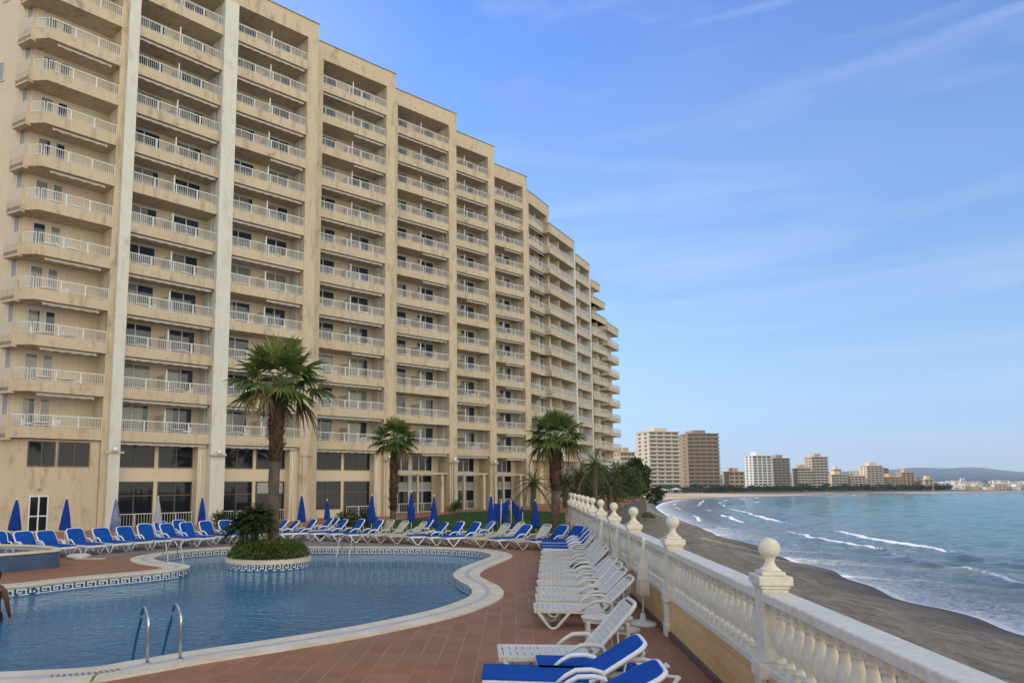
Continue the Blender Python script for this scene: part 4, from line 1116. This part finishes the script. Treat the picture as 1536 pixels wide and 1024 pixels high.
def fan_palm(loc, hc, rcrown, rtrunk, seed, label, boots=True, nl=44, twin=None, dead=7, emin=104, bulge=.42):
    rng = random.Random(seed); t = thing('fan_palm', loc, label, 'palm tree', 0)
    stems = [((0, 0), hc)] + ([twin] if twin else [])
    for (ox, oy), h in stems:
        o = MB(); prof = []; n_ = 22; z1 = h * boots
        for k in range(n_ + 1):
            z = z1 * k / n_; r_ = rtrunk * (1.25 - .32 * min(1, k / 5)) * (1 + .05 * rng.uniform(-1, 1)) * (1 - .10 * k / n_)
            prof.append((r_, z - .1))
        o.lathe(prof, 14, 0, (ox, oy, 0))
        for i in range(len(o.v)):
            x, y, z = o.v[i]; k = 1 + .07 * noise.noise((x * 9, y * 9, z * 5)); o.v[i] = (ox + (x - ox) * k + .04 * math.sin(z * .8 + seed), oy + (y - oy) * k, z)
        o.build('trunk', M['bark'], t)
        if boots:
            o = MB(); dz = h - z1
            for k in range(int(130 * dz)):
                u = rng.random(); a = rng.uniform(0, 6.283); z = z1 - .08 + dz * u
                bul = rtrunk * (1.0 + bulge * math.sin(min(1, u * 1.15) * math.pi))
                c = Vector((ox + math.cos(a) * bul * .78 + .04 * math.sin(z * .8 + seed), oy + math.sin(a) * bul * .78, z)); out = Vector((math.cos(a), math.sin(a), 0))
                tip = c + out * rtrunk * rng.uniform(.45, 1.05) + Vector((0, 0, rng.uniform(.02, .22))); sd = Vector((-math.sin(a), math.cos(a), 0)) * rtrunk * rng.uniform(.16, .28)
                o.face([c - sd - Vector((0, 0, .09)), c + sd - Vector((0, 0, .09)), tip + sd * .35, tip - sd * .35]); o.face([c - sd + Vector((0, 0, .06)), tip - sd * .35, tip + sd * .35, c + sd + Vector((0, 0, .06))])
            o.lathe([(rtrunk * .95, z1 - .15), (rtrunk * 1.15, z1 + dz * .35), (rtrunk * 1.12, z1 + dz * .7), (rtrunk * .5, h)], 12, 0, (ox, oy, 0))
            o.build('leaf_bases', M['boots'], t)
        o = MB(); O = Vector((ox + .04 * math.sin(h * .8 + seed), oy, h))
        for k in range(nl):
            f = (k + .5) / nl; el = R(84 - emin * f ** .95 + rng.uniform(-7, 7)); az = k * 2.39996 + rng.uniform(-.2, .2)
            d = Vector((math.cos(az) * math.cos(el), math.sin(az) * math.cos(el), math.sin(el)))
            pl = rcrown * rng.uniform(.46, .60) * (1.0 if f < .85 else .8); q = [O]
            for j in range(1, 5):
                tt = j / 4; q.append(O + d * pl * tt - Vector((0, 0, .10 * pl * tt * tt)))
            m = 0 if f > .12 else 1
            if f > 1 - dead / nl: m = 2
            o.tube(q, [.022, .018, .015, .012, .01], 4, m if m == 2 else 1, False)
            dd = (q[-1] - q[-2]).normalized(); dd = (dd - Vector((0, 0, .10 + .25 * f))).normalized()
            fan_leaf(o, q[-1], dd, rcrown * rng.uniform(.46, .54), 200 if m < 2 else 110, 22, .22 + .42 * f + (.6 if m == 2 else 0), m, rng)
        o.build('crown', [M['palm'], M['palm_young'], M['palm_dead']], t)
    return t
def feather_palm(loc, h, L, rtrunk, seed, label, nf=26, mats=('palm', 'palm_young'), cat='palm tree', stems=1, name='feather_palm', parent_thing=None, leafl=.26, lw=.03, emin=-35):
    rng = random.Random(seed); t = thing(name, loc, label, cat)
    for s_ in range(stems):
        ox, oy = (0, 0) if stems == 1 else (rng.uniform(-.25, .25), rng.uniform(-.15, .15)); hh = h * (1 if stems == 1 else rng.uniform(.7, 1.05))
        tx, ty = ox * (1 if stems == 1 else 1.7), oy * (1 if stems == 1 else 1.5)
        o = MB(); o.tube([(ox + (tx - ox) * k / 8, oy + (ty - oy) * k / 8, hh * k / 8) for k in range(9)], [rtrunk * rng.uniform(.88, 1.1) for k in range(9)], 9); o.build('trunk', M['bark_dark'] if stems > 1 else M['bark'], t)
        o = MB(); O = Vector((tx, ty, hh))
        for k in range(nf):
            f = (k + .5) / nf; el = R(78 + (emin - 78) * f + rng.uniform(-8, 8)); az = k * 2.39996 + rng.uniform(-.25, .25)
            d = Vector((math.cos(az) * math.cos(el), math.sin(az) * math.cos(el), math.sin(el))); q = []; l = L * rng.uniform(.8, 1.1)
            for j in range(9):
                tt = j / 8; q.append(O + d * l * tt - Vector((0, 0, l * .42 * tt ** 2.1)))
            o.tube(q[::2], [.018, .014, .011, .008, .005], 4, 0, False)
            for j in range(1, 9):
                dd = (q[j] - q[j - 1]).normalized(); sd = dd.cross(Vector((0, 0, 1)))
                if sd.length < .05: sd = Vector((1, 0, 0))
                sd.normalize()
                for sub in range(3):
                    base = q[j - 1].lerp(q[j], sub / 3)
                    for sgn in (-1, 1):
                        e = (sd * sgn + dd * .75 - Vector((0, 0, .25 + .15 * rng.random()))).normalized()
                        leaf_quad(o, base, e, Vector((0, 0, 1)), leafl * L * (1.15 - .6 * j / 8) * rng.uniform(.85, 1.15), lw * L, 0 if rng.random() < .8 else 1, .1)
        o.build('crown', [M[m_] for m_ in mats], t)
    return t
pz = at_depth(410, 24.6, .3)
fan_palm((pz.x, 24.6, .12), 5.9, 2.0, .225, 3, 'tall thick fan palm rising from the round island in the pool', .58, 30, None, 2, 104, .12)
pz = at_depth(590, 41.5, 0)
fan_palm((pz.x, 41.5, 0), 5.05, 1.65, .2, 11, 'slim fan palm standing on the lawn before the hotel', .22, 32, None, 2, 108, .12)
pz = at_depth(835, 34.5, 0)
fan_palm((pz.x, 34.5, 0), 4.75, 1.75, .24, 23, 'stout fan palm near the far end of the balustrade', .5, 34, None, 4, 112, .15)
# island planter
isl = at_depth(403, 24.45, 0)
t = thing('planter_island', (isl.x, 24.45, 0), 'round planted island with pale rim and patterned tile band in the pool', 'planter')
circ = [Vector((1.40 * math.cos(a), 1.30 * math.sin(a))) for a in [k * 2 * math.pi / 60 for k in range(60)]]
o = MB(); sc3 = [p * 1.03 for p in circ]; sc4 = [p * .86 for p in circ]
for i in range(60):
    j = (i + 1) % 60
    for (A_, za), (B_, zb) in (((sc3, .0), (sc3, .13)), ((sc3, .13), (sc4, .14)), ((sc4, .14), (sc4, -.3)), ((circ, .0), (sc3, .0))):
        o.face([(A_[i].x, A_[i].y, za), (A_[j].x, A_[j].y, za), (B_[j].x, B_[j].y, zb), (B_[i].x, B_[i].y, zb)], 0, True)
o.build('rim', M['coping'], t)
o = MB()
for i in range(60):
    j = (i + 1) % 60; o.face([(circ[i].x, circ[i].y, -1.3), (circ[j].x, circ[j].y, -1.3), (circ[j].x, circ[j].y, .0), (circ[i].x, circ[i].y, .0)], 0, True)
key_band(o, circ, WZ + .005, -.01, 1, 1, .27)
o.build('tile_band', [M['navy_tile'], M['white_tile']], t)
o = MB(); o.face([(p.x, p.y, .08) for p in sc4]); o.build('soil', M['soil'], t)
rng = random.Random(5); o = MB()
for k in range(5200):
    a = rng.uniform(0, 6.283); r_ = math.sqrt(rng.random()); x, y = 1.30 * r_ * math.cos(a), 1.18 * r_ * math.sin(a)
    top = .12 + .52 * (1 - r_ ** 8) * (1 + .35 * noise.noise((x * 1.8, y * 1.8, 3)))
    z = .1 + (top - .1) * rng.random() ** .35
    d = (Vector((x * .7, y * .7, .35 + rng.random())) + rnd_dir(rng) * .7).normalized()
    l = rng.uniform(.12, .26); p = Vector((x, y, z)); e = p + d * l - Vector((0, 0, l * .35)); s_ = d.cross(rnd_dir(rng)).normalized() * .014
    mid = p + d * l * .55
    m_ = 0 if rng.random() < .7 else 1
    o.face([p - s_ * .6, p + s_ * .6, mid + s_, mid - s_], m_); o.face([mid - s_, mid + s_, e], m_)
tag(o.build('ground_cover', [M['leaf_mid'], M['palm_young']]), 'dense grassy green ground cover filling the palm island', 'ground cover', kind='stuff').location = (isl.x, 24.45, 0)
cy = at_depth(370, 24.1, 0)
feather_palm((cy.x, 24.1, .1), 1.5, .74, .036, 8, 'dark multi stemmed dwarf palm beside the thick palm on the island', 26, ('leaf_dark', 'leaf_mid'), 'dwarf palm', 7, 'dwarf_palm', leafl=.34, lw=.034, emin=-25)
# palms and trees past the end of the balustrade
for px, Y, h, L, rt, sd_, lab, mt in ((801, 52, 2.6, 1.9, .22, 31, 'short feather palm with arching fronds left of the stout palm', ('leaf_mid', 'palm')),
        (868, 62, 3.0, 2.6, .25, 32, 'drooping olive brown palm behind the stout palm', ('leaf_olive', 'palm_dead')),
        (893, 58, 4.0, 2.3, .24, 33, 'bright green feather palm beyond the end of the balustrade', ('palm', 'palm_young')),
        (915, 66, 2.2, 2.4, .24, 34, 'low feather palm between the bright palm and the dark beach tree', ('leaf_mid', 'leaf_olive')),
        (848, 70, 2.6, 2.3, .22, 35, 'palm half hidden behind the stout palm trunk', ('leaf_dark', 'leaf_mid'))):
    pz = at_depth(px, Y, 0)
    feather_palm((pz.x, Y, land_z(pz.x, Y) if pz.x > garden_x(Y) else 0), h, L, rt, sd_, lab, 30, mt, leafl=.2, lw=.022, emin=-50)
def tree(loc, h, blobs, n_, size, seed, label, mats, rt=.2, name='tree', group=None, parts=True):
    rng = random.Random(seed); t = thing(name, loc, label, 'tree', 0, group)
    o = MB(); o.tube([(0, 0, -.3), (.05 * h * .3, 0, h * .3), (-.02 * h, .02, h * .55), (0, 0, h * .8)], [rt * 1.3, rt, rt * .7, rt * .3], 9)
    for k in range(7):
        b = rng.choice(blobs); o.tube([(0, 0, h * rng.uniform(.3, .6)), tuple(Vector(b[0]) * .85)], [rt * .45, rt * .12], 6)
    o.build('trunk', M['bark_dark'], t)
    leaf_cloud(blobs, n_, size, rng, len(mats)).build('crown', [M[m_] for m_ in mats], t)
    return t
pz = at_depth(954, 118, -3.6); zb = land_z(pz.x, 118)
rng = random.Random(77); bl = []
for k in range(26):
    a = rng.uniform(0, 6.28); u = rng.random(); z = 2.6 + 5.6 * u; rr = (4.0 * (1 - u) ** .75 + .3) * rng.uniform(.5, 1.0)
    bl.append(((rr * math.cos(a), rr * math.sin(a), z), rng.uniform(.6, 1.25) * (1.25 - .6 * u)))
bl.append(((0, 0, 5.0), 1.7)); bl.append(((3.2, 0, 2.6), 1.2)); bl.append(((0, 0, 8.0), .8))
tree((pz.x, 118, zb), 7.6, bl, 6500, .55, 41, 'big dark evergreen tree on the beach beyond the hotel', ('leaf_dark', 'leaf_mid'), .45)
for i, (px, Y, hh, lab, mt) in enumerate(((925, 92, 4.2, 'round dark shrub left of the evergreen beach tree', ('leaf_dark', 'leaf_olive')), (905, 88, 3.6, 'yellowish shrub between the palms beyond the balustrade', ('leaf_olive', 'leaf_mid')), (868, 84, 3.2, 'shrub before the lower balconies beyond the stout palm', ('leaf_dark', 'leaf_mid')), (936, 104, 4.6, 'leafy shrub touching the left side of the beach tree', ('leaf_mid', 'leaf_olive')))):
    rng = random.Random(50 + i); pz = at_depth(px, Y, 0)
    bl = [((rng.uniform(-2, 2), rng.uniform(-1.5, 1.5), rng.uniform(.8, hh)), rng.uniform(.7, 1.3)) for k in range(12)]
    tree((pz.x, Y, land_z(pz.x, Y) if pz.x > garden_x(Y) else 0), hh, bl, 2600, .34, 60 + i, lab, mt, .14, 'shrub')
for i, (px, Y, lab) in enumerate(((548, 42, 'small shrub in front of the slim palm trunk on its left'), (520, 40, 'low dark shrub by the wall right of the blue small parasol'), (330, 39.5, 'small dark shrub at the foot of the second white pillar'), (682, 60, 'clipped round dark bush by the glass front'))):
    rng = random.Random(90 + i); pz = at_depth(px, Y, 0)
    tree((pz.x, Y, 0), .8, [((rng.uniform(-.4, .4), rng.uniform(-.3, .3), rng.uniform(.25, .7)), .32) for k in range(7)], 900, .13, 95 + i, lab, ('leaf_dark', 'leaf_mid'), .04, 'shrub')
# a leaf sprouting at the near coping
p = ground(136, 1021, .04); t = MB()
for a, l in ((.5, .22), (.9, .16)):
    d = Vector((math.cos(a) * .6, .2, .8)); sdv = Vector((.018, -.006, 0)); P0 = Vector((p.x, p.y, .03))
    t.face([P0 - sdv, P0 + sdv, P0 + d * l * .6 + sdv, P0 + d * l * .6 - sdv]); t.face([P0 + d * l * .6 - sdv, P0 + d * l * .6 + sdv, P0 + d * l + Vector((.03, 0, -.02))])
tag(t.build('weed', M['palm_young']), 'green weed growing from the near pool coping', 'plant')

# driftwood on the beach under the tree
for i, (px, py, l, lab) in enumerate(((962, 771, 3.4, 'dark driftwood log on the sand under the beach tree'), (972, 773, 2.6, 'shorter driftwood log right of the longer one'), (955, 770, 1.8, 'driftwood stump close to the beach tree trunk'))):
    Y = 100 + 4 * i; pz = at_depth(px, Y, -4); z = land_z(pz.x, Y); rng = random.Random(i)
    o = MB(); o.tube([(-l / 2, 0, .2), (-l * .2, .1, .42 + .2 * i), (l * .2, -.1, .5), (l / 2, .05, .12)], [.22, .28, .24, .1], 9)
    for k in range(3): o.tube([(l * rng.uniform(-.3, .3), 0, .35), (l * rng.uniform(-.4, .4), .2, rng.uniform(.7, 1.1))], [.1, .04], 6)
    oo = o.build('driftwood', M['bark_dark']); oo.location = (pz.x, Y, z); oo.rotation_euler = (0, 0, .3 * i); tag(oo, lab, 'driftwood')

# ================================================================== town across the bay
def tower(pxl, pxr, top, Y, phi, wall, front, nfl, label, pent=.5, lw=None, ncol=4, slabm='tower_slab', style='balcony', name='apartment_tower'):
    sc = Y / F; z0 = land_z((.5 * (pxl + pxr) - CX) / F * Y, Y)
    z0 = max(z0, -6.3); zt = at_depth(0, Y, 0).z + EYE + (719 - top) * sc
    tot = (pxr - pxl) * sc; ph = R(phi); d = tot * .32 / math.sin(ph); wd = tot * .68 / math.cos(ph)
    cxp = at_depth((pxl + pxr) / 2, Y, z0)
    t = thing(name, (cxp.x, Y + d * .5, z0), label, 'apartment tower', ph - math.atan2(cxp.x, Y), None)
    H = zt - z0; fh = H / nfl
    o = MB(); o.box((-wd / 2, -d / 2, 0), (wd / 2, d / 2, H)); o.build('wall', M[wall], t)
    o = MB(); o.box((-wd / 2 - .3, -d / 2 - 1.25, H), (wd / 2 + .3, d / 2 + .2, H + .5)); o.box((-wd * .22, -d * .3, H + .5), (wd * .18, d * .3, H + .5 + (2.6 if pent else .6))); o.build('roof', M[wall], t)
    q = MB()
    bw = wd / ncol
    wmesh = MB(); wmesh.box((-bw * .36, -.05, -fh * .30), (bw * .36, .05, fh * .30)); wmesh = wmesh.mesh('window', [M['tower_glass']])
    smesh = MB(); smesh.box((-.05, -d * .09, -fh * .22), (.05, d * .09, fh * .22)); smesh = smesh.mesh('window', [M['tower_glass']])
    bmesh_ = MB()
    bmesh_.box((-wd / 2 - .25, -1.2, 0), (wd / 2 + .2, -.003, fh * .08)); bmesh_.box((-wd / 2 - .25, -1.2, fh * .08), (wd / 2 + .2, -1.08, fh * .40)); bmesh_ = bmesh_.mesh('balcony', [M[slabm]])
    for k in range(1, nfl):
        zc = k * fh
        if front: link('balcony', bmesh_, t, TR(0, -d / 2, zc))
        for c in range(ncol):
            link('window', wmesh, t, TR(-wd / 2 + bw * (c + .5), -d / 2 - .02, zc + fh * .55))
        for c in (-.25, .2):
            link('window', smesh, t, TR(-wd / 2 - .02, c * d, zc + fh * .55))
    return t
TW = [(926,957,679,400,22,'tower_tan',1,9,'ochre brown block peeking out right behind the hotel end',1,4,'tower_tan'),
      (963,1026,648,480,30,'tower_cream',1,15,'tall cream tower with grey balconies, first right of the hotel',1,4,'tower_slab'),
      (1026,1090,651,490,20,'tower_brown',1,15,'tall dark brown tower directly right of the cream tower',1,5,'tower_brown'),
      (1091,1121,708,500,24,'tower_ochre',0,5,'low ochre house right of the brown tower',1,3,'tower_tan'),
      (1125,1162,684,520,34,'tower_white',0,13,'bright white tower in the middle of the shore',1,4,'tower_white'),
      (1161,1194,688,532,16,'tower_grey',1,12,'dark grey block close behind the white tower',1,4,'tower_grey'),
      (1195,1221,703,538,26,'tower_tan',1,8,'tan block left of the slim tan tower',1,4,'tower_slab'),
      (1217,1248,686,542,26,'tower_tan',1,12,'slim tan tower rising above the tan block',1,4,'tower_slab'),
      (1248,1276,712,548,20,'tower_cream',1,6,'low pale block right of the slim tan tower',1,4,'tower_slab'),
      (1252,1266,704,560,20,'tower_cream',0,8,'pale block with roof box behind the low pale one',1,3,'tower_slab'),
      (1275,1303,714,552,28,'tower_cream',1,6,'stepped whitish block before the tall cream far tower',1,4,'tower_slab'),
      (1292,1302,707,572,20,'tower_tan',0,8,'narrow tan block behind the stepped whitish one',1,2,'tower_slab'),
      (1299,1329,699,556,32,'tower_cream',1,11,'far cream tower standing highest before the hills',1,4,'tower_slab'),
      (1327,1338,703,574,16,'tower_brown',0,9,'narrow brown tower touching the far cream tower',0,2,'tower_brown'),
      (1328,1359,716,558,30,'tower_ochre',1,6,'low ochre block right of the far cream tower',1,4,'tower_tan'),
      (1353,1376,709,572,30,'tower_ochre',0,8,'far tan tower with two tone sides',1,3,'tower_tan'),
      (1374,1389,722,578,20,'tower_brown',0,4,'low brown block right of the far tan tower',1,3,'tower_brown'),
      (1387,1403,719,560,30,'tower_cream',0,5,'low cream block at the right end of the blocks',1,2,'tower_slab'),
      (1402,1415,725,582,20,'tower_brown',0,3,'low brown house right of the last cream block',0,2,'tower_brown'),
      (1412,1426,724,584,30,'tower_white',0,3,'low white house where the town thins out',0,2,'tower_white')]
for a in TW: tower(a[0], a[1], a[2], a[3], a[4], a[5], a[6], a[7], a[8], a[9], None, a[10], a[11])
rng = random.Random(9); px = 1427
HN = 0
while px < 1620:
    wpx = rng.uniform(5, 11); Y = rng.uniform(570, 640); hpx = rng.uniform(4, 10)
    p = at_depth(px + wpx / 2, Y, 0); z0 = land_z(p.x, Y); sc = Y / F
    o = MB(); zt = EYE - (735.5 - 719 - hpx + 2) * sc - z0
    o.box((-wpx * sc / 2, -3, 0), (wpx * sc / 2, 3, max(2.2, zt))); o.box((-wpx * sc * .55, -3.2, max(2.2, zt)), (wpx * sc * .55, 3.2, max(2.2, zt) + .3))
    for k in range(2): o.box((-wpx * sc * .3 + k * wpx * sc * .35, -3.03, max(2.2, zt) * .45), (-wpx * sc * .3 + k * wpx * sc * .35 + .8, -2.99, max(2.2, zt) * .75), 1)
    oo = o.build('house', [M[rng.choice(('tower_white', 'tower_white', 'tower_cream', 'tower_tan'))], M['tower_glass']]); oo.location = (p.x, Y, z0); oo.rotation_euler = (0, 0, rng.uniform(.2, .6))
    tag(oo, 'small pale house on the far right shore, %s of the strip before the hills' % (ORD[HN] if HN < len(ORD) else 'last'), 'house', 'small houses along the far right shore'); HN += 1
    px += wpx * rng.uniform(.75, 1.2)
# the hazy town spread below the hills
hm_ = []
for k in range(4):
    o = MB(); w_, d_, h_ = ((9, 8, 6), (13, 9, 8.5), (8, 8, 11), (16, 9, 5))[k]; o.box((-w_ / 2, -d_ / 2, 0), (w_ / 2, d_ / 2, h_)); o.box((-w_ / 2 - .4, -d_ / 2 - .4, h_), (w_ / 2 + .4, d_ / 2 + .4, h_ + .5))
    for fl_ in range(int(h_ / 2.8)):
        for c_ in range(3): o.box((-w_ / 2 + w_ * (c_ + .25) / 3, -d_ / 2 - .05, fl_ * 2.8 + 1), (-w_ / 2 + w_ * (c_ + .75) / 3, -d_ / 2, fl_ * 2.8 + 2.3), 1)
    hm_.append([o.mesh('house', [M[m_], M['tower_glass']]) for m_ in ('tower_white', 'tower_cream', 'tower_slab')])
rng = random.Random(31)
for k in range(250):
    Y = 580 + 900 * rng.random() ** 1.6; px = rng.uniform(1395, 1760); s_ = rng.uniform(.28, .6) * (1 + (Y - 580) / 1500); p = at_depth(px, Y, 0)
    o = link('house', rng.choice(rng.choice(hm_))); o.location = (p.x, Y, land_z(p.x, Y) - .3); o.scale = (s_, s_, s_); o.rotation_euler = (0, 0, rng.uniform(-.5, .5))
    tag(o, 'tiny pale building in the hazy town below the far hills', 'house', 'tiny buildings below the far hills')
# trees along the far shore
tm = []
for k in range(4):
    rng = random.Random(200 + k); bl = [((rng.uniform(-2.2, 2.2), rng.uniform(-1.5, 1.5), rng.uniform(1.6, 3.8)), rng.uniform(.9, 1.5)) for i in range(9)]
    o = leaf_cloud(bl, 420, .95, rng, 2); off = len(o.f); o.tube([(0, 0, -.5), (.1, 0, 2.5)], [.25, .15], 6, 2)
    tm.append(o.mesh('tree', [M['leaf_dark'], M['leaf_mid'], M['bark_dark']]))
rng = random.Random(4); px = 988; k = 0
while px < 1425:
    Y = rng.uniform(.965, 1.0) * interp([(985, 470), (1100, 495), (1200, 525), (1300, 545), (1425, 572)], px); p = at_depth(px, Y, -4)
    p = at_depth(px, Y, land_z(p.x, Y))
    if p.x < shore_x(Y) - 8:
        o = link('tree', tm[k % 4]); o.location = (p.x, Y, land_z(p.x, Y)); s_ = rng.uniform(.6, 1.15); o.scale = (s_, s_, s_ * rng.uniform(.8, 1.1)); o.rotation_euler = (0, 0, rng.uniform(0, 6))
        tag(o, 'small dark green tree on the far promenade below the towers', 'tree', 'trees in front of the far towers'); k += 1
    px += rng.uniform(2.2, 5.5)
# pale canopies and dark beach parasols before the far towers
for i, (px, Y, wd, lab) in enumerate(((992, 440, 5.5, 'white canopy on the far beach below the cream tower'), (1014, 448, 3, 'smaller white canopy right of the first far canopy'), (1150, 512, 5, 'long pale awning on the promenade below the white tower'))):
    p = at_depth(px, Y, -3); z = land_z(p.x, Y); t = thing('beach_canopy', (p.x, Y, z), lab, 'canopy')
    o = MB(); o.face([(-wd, -2, 2.3), (wd, -2, 2.3), (0, 0, 3.4)]); o.face([(wd, -2, 2.3), (wd, 2, 2.3), (0, 0, 3.4)]); o.face([(wd, 2, 2.3), (-wd, 2, 2.3), (0, 0, 3.4)]); o.face([(-wd, 2, 2.3), (-wd, -2, 2.3), (0, 0, 3.4)]); o.box((-wd, -2, 2.1), (wd, 2, 2.29)); o.build('roof', M['parasol_white'], t)
    for sx_ in (-1, 1):
        for sy in (-1, 1):
            o = MB(); o.box((sx_ * (wd - .3) - .12, sy * 1.7 - .12, 0), (sx_ * (wd - .3) + .12, sy * 1.7 + .12, 2.1)); o.build('post', M['pole'], t)
mb = MB(); mb.lathe([(1.5, 2.0), (1.45, 2.1), (.7, 2.5), (.05, 2.75)], 10, 0); mb.tube([(0, 0, 0), (0, 0, 2.1)], .06, 6, 1); me_bp = mb.mesh('beach_parasol', [M['black_cloth'], M['pole']])
for i in range(14):
    px = 985 + i * 5.2; Y = 415 + i * 2; p = at_depth(px, Y, -4); o = link('beach_parasol', me_bp); o.location = (p.x, Y, land_z(p.x, Y))
    tag(o, 'open dark parasol on the far beach below the cream and brown towers', 'parasol', 'dark parasols on the far beach')

# ================================================================== the bather at the left edge
pp_ = at_depth(-11, 15.1, 0)
def skin_body(chains, name, m, parent, sub=1):
    bm = bmesh.new(); lay = bm.verts.layers.skin.verify(); first = True; reg = {}
    for ch in chains:
        prev = None
        for (x, y, z, r_) in ch:
            k = (round(x, 4), round(y, 4), round(z, 4))
            v = reg.get(k)
            if v is None:
                v = bm.verts.new((x, y, z)); reg[k] = v; v[lay].radius = (r_, r_) if not isinstance(r_, tuple) else r_
                if first: v[lay].use_root = True; first = False
            if prev is not None and bm.edges.get((prev, v)) is None: bm.edges.new((prev, v))
            prev = v
    me = bpy.data.meshes.new(name); bm.to_mesh(me); bm.free(); me.materials.append(m)
    o = link(name, me, parent); s_ = o.modifiers.new('Skin', 'SKIN'); s_.use_smooth_shade = True
    d = o.modifiers.new('Sub', 'SUBSURF'); d.levels = sub; d.render_levels = 2; return o
t = thing('person', pp_, 'dark skinned bather in black swim shorts standing in the pool at the left edge', 'person', R(84))
hp = (0, 0, -.05)
arm = lambda s: [(.02, 0, .46, (.11, .15)), (.02, s * .20, .45, .075), (.05, s * .27, .20, .052), (.14, s * .25, -.02, .042), (.17, s * .235, -.07, .035)]
leg = lambda s: [(0, 0, -.05, (.13, .165)), (0, s * .10, -.16, .105), (.03, s * .11, -.52, .072), (0, s * .115, -.92, .05), (.03, s * .115, -.99, .045), (.16, s * .125, -1.01, .035)]
ch = [[(0, 0, -.05, (.13, .165)), (0, 0, .16, (.115, .145)), (.01, 0, .33, (.13, .175)), (.02, 0, .46, (.11, .15)), (.03, 0, .56, .06), (.05, 0, .64, .075), (.055, 0, .72, (.10, .085)), (.05, 0, .79, .075)]]
for s in (-1, 1):
    ch += [arm(s), leg(s)]
    for q, (dy, dz, l) in enumerate(((-.03, 0, .075), (-.01, 0, .085), (.01, 0, .08), (.03, 0, .065))):
        b0 = (.17, s * .235, -.07); ch.append([(.17, s * .235, -.07, .035), (.205 , s * .235 + dy, -.10, .010), (.215, s * .235 + dy, -.10 - l * .5, .009), (.205, s * .235 + dy, -.10 - l, .008)])
    ch.append([(.17, s * .235, -.07, .035), (.20, s * .205, -.075, .011), (.225, s * .195, -.105, .009)])
body = skin_body(ch, 'body', M['skin'], t)
o = skin_body([[(0, 0, .06, (.135, .17)), (0, 0, -.06, (.15, .185))]] + [[(0, 0, -.06, (.15, .185)), (0, s * .105, -.18, .125), (.02, s * .112, -.36, .10)] for s in (-1, 1)], 'swim_shorts', M['black_cloth'], t)
o = MB(); o.lathe([(.09, .70), (.105, .745), (.10, .79), (.07, .83), (.01, .845)], 16, 0, (.035, 0, 0)); o.build('hair', M['hair'], t)
o = MB()
for s in (-1, 1): o.lathe([(.004, -.012), (.012, 0), (.004, .012)], 8, 0, (.148, s * .034, .735))
o.build('eyes', M['white_tile'], t)
o = MB(); o.tube([(.145, 0, .735), (.175, 0, .70), (.15, 0, .69)], [.010, .016, .012], 8); o.tube([(.142, -.028, .66), (.152, 0, .658), (.142, .028, .66)], [.006, .009, .006], 6)
for s in (-1, 1): o.tube([(.05, s * .088, .75), (.045, s * .10, .72), (.055, s * .088, .69)], [.01, .014, .009], 6)
o.build('face_features', M['skin'], t)

# ================================================================== air
hz = MB(); hz.box((-6500, -320, -18), (6500, 6000, 330)); h = hz.build('haze', [])
hm = bpy.data.materials.new('haze'); hm.use_nodes = True; ht = hm.node_tree; ht.nodes.remove(ht.nodes['Principled BSDF'])
pv = ht.nodes.new('ShaderNodeVolumePrincipled'); pv.inputs['Density'].default_value = HAZE_D; pv.inputs['Color'].default_value = (.70, .84, 1, 1); pv.inputs['Anisotropy'].default_value = .2
ht.links.new(pv.outputs[0], ht.nodes['Material Output'].inputs['Volume']); h.data.materials.append(hm)
tag(h, 'thin blue sea haze in the air', 'haze', kind='stuff')
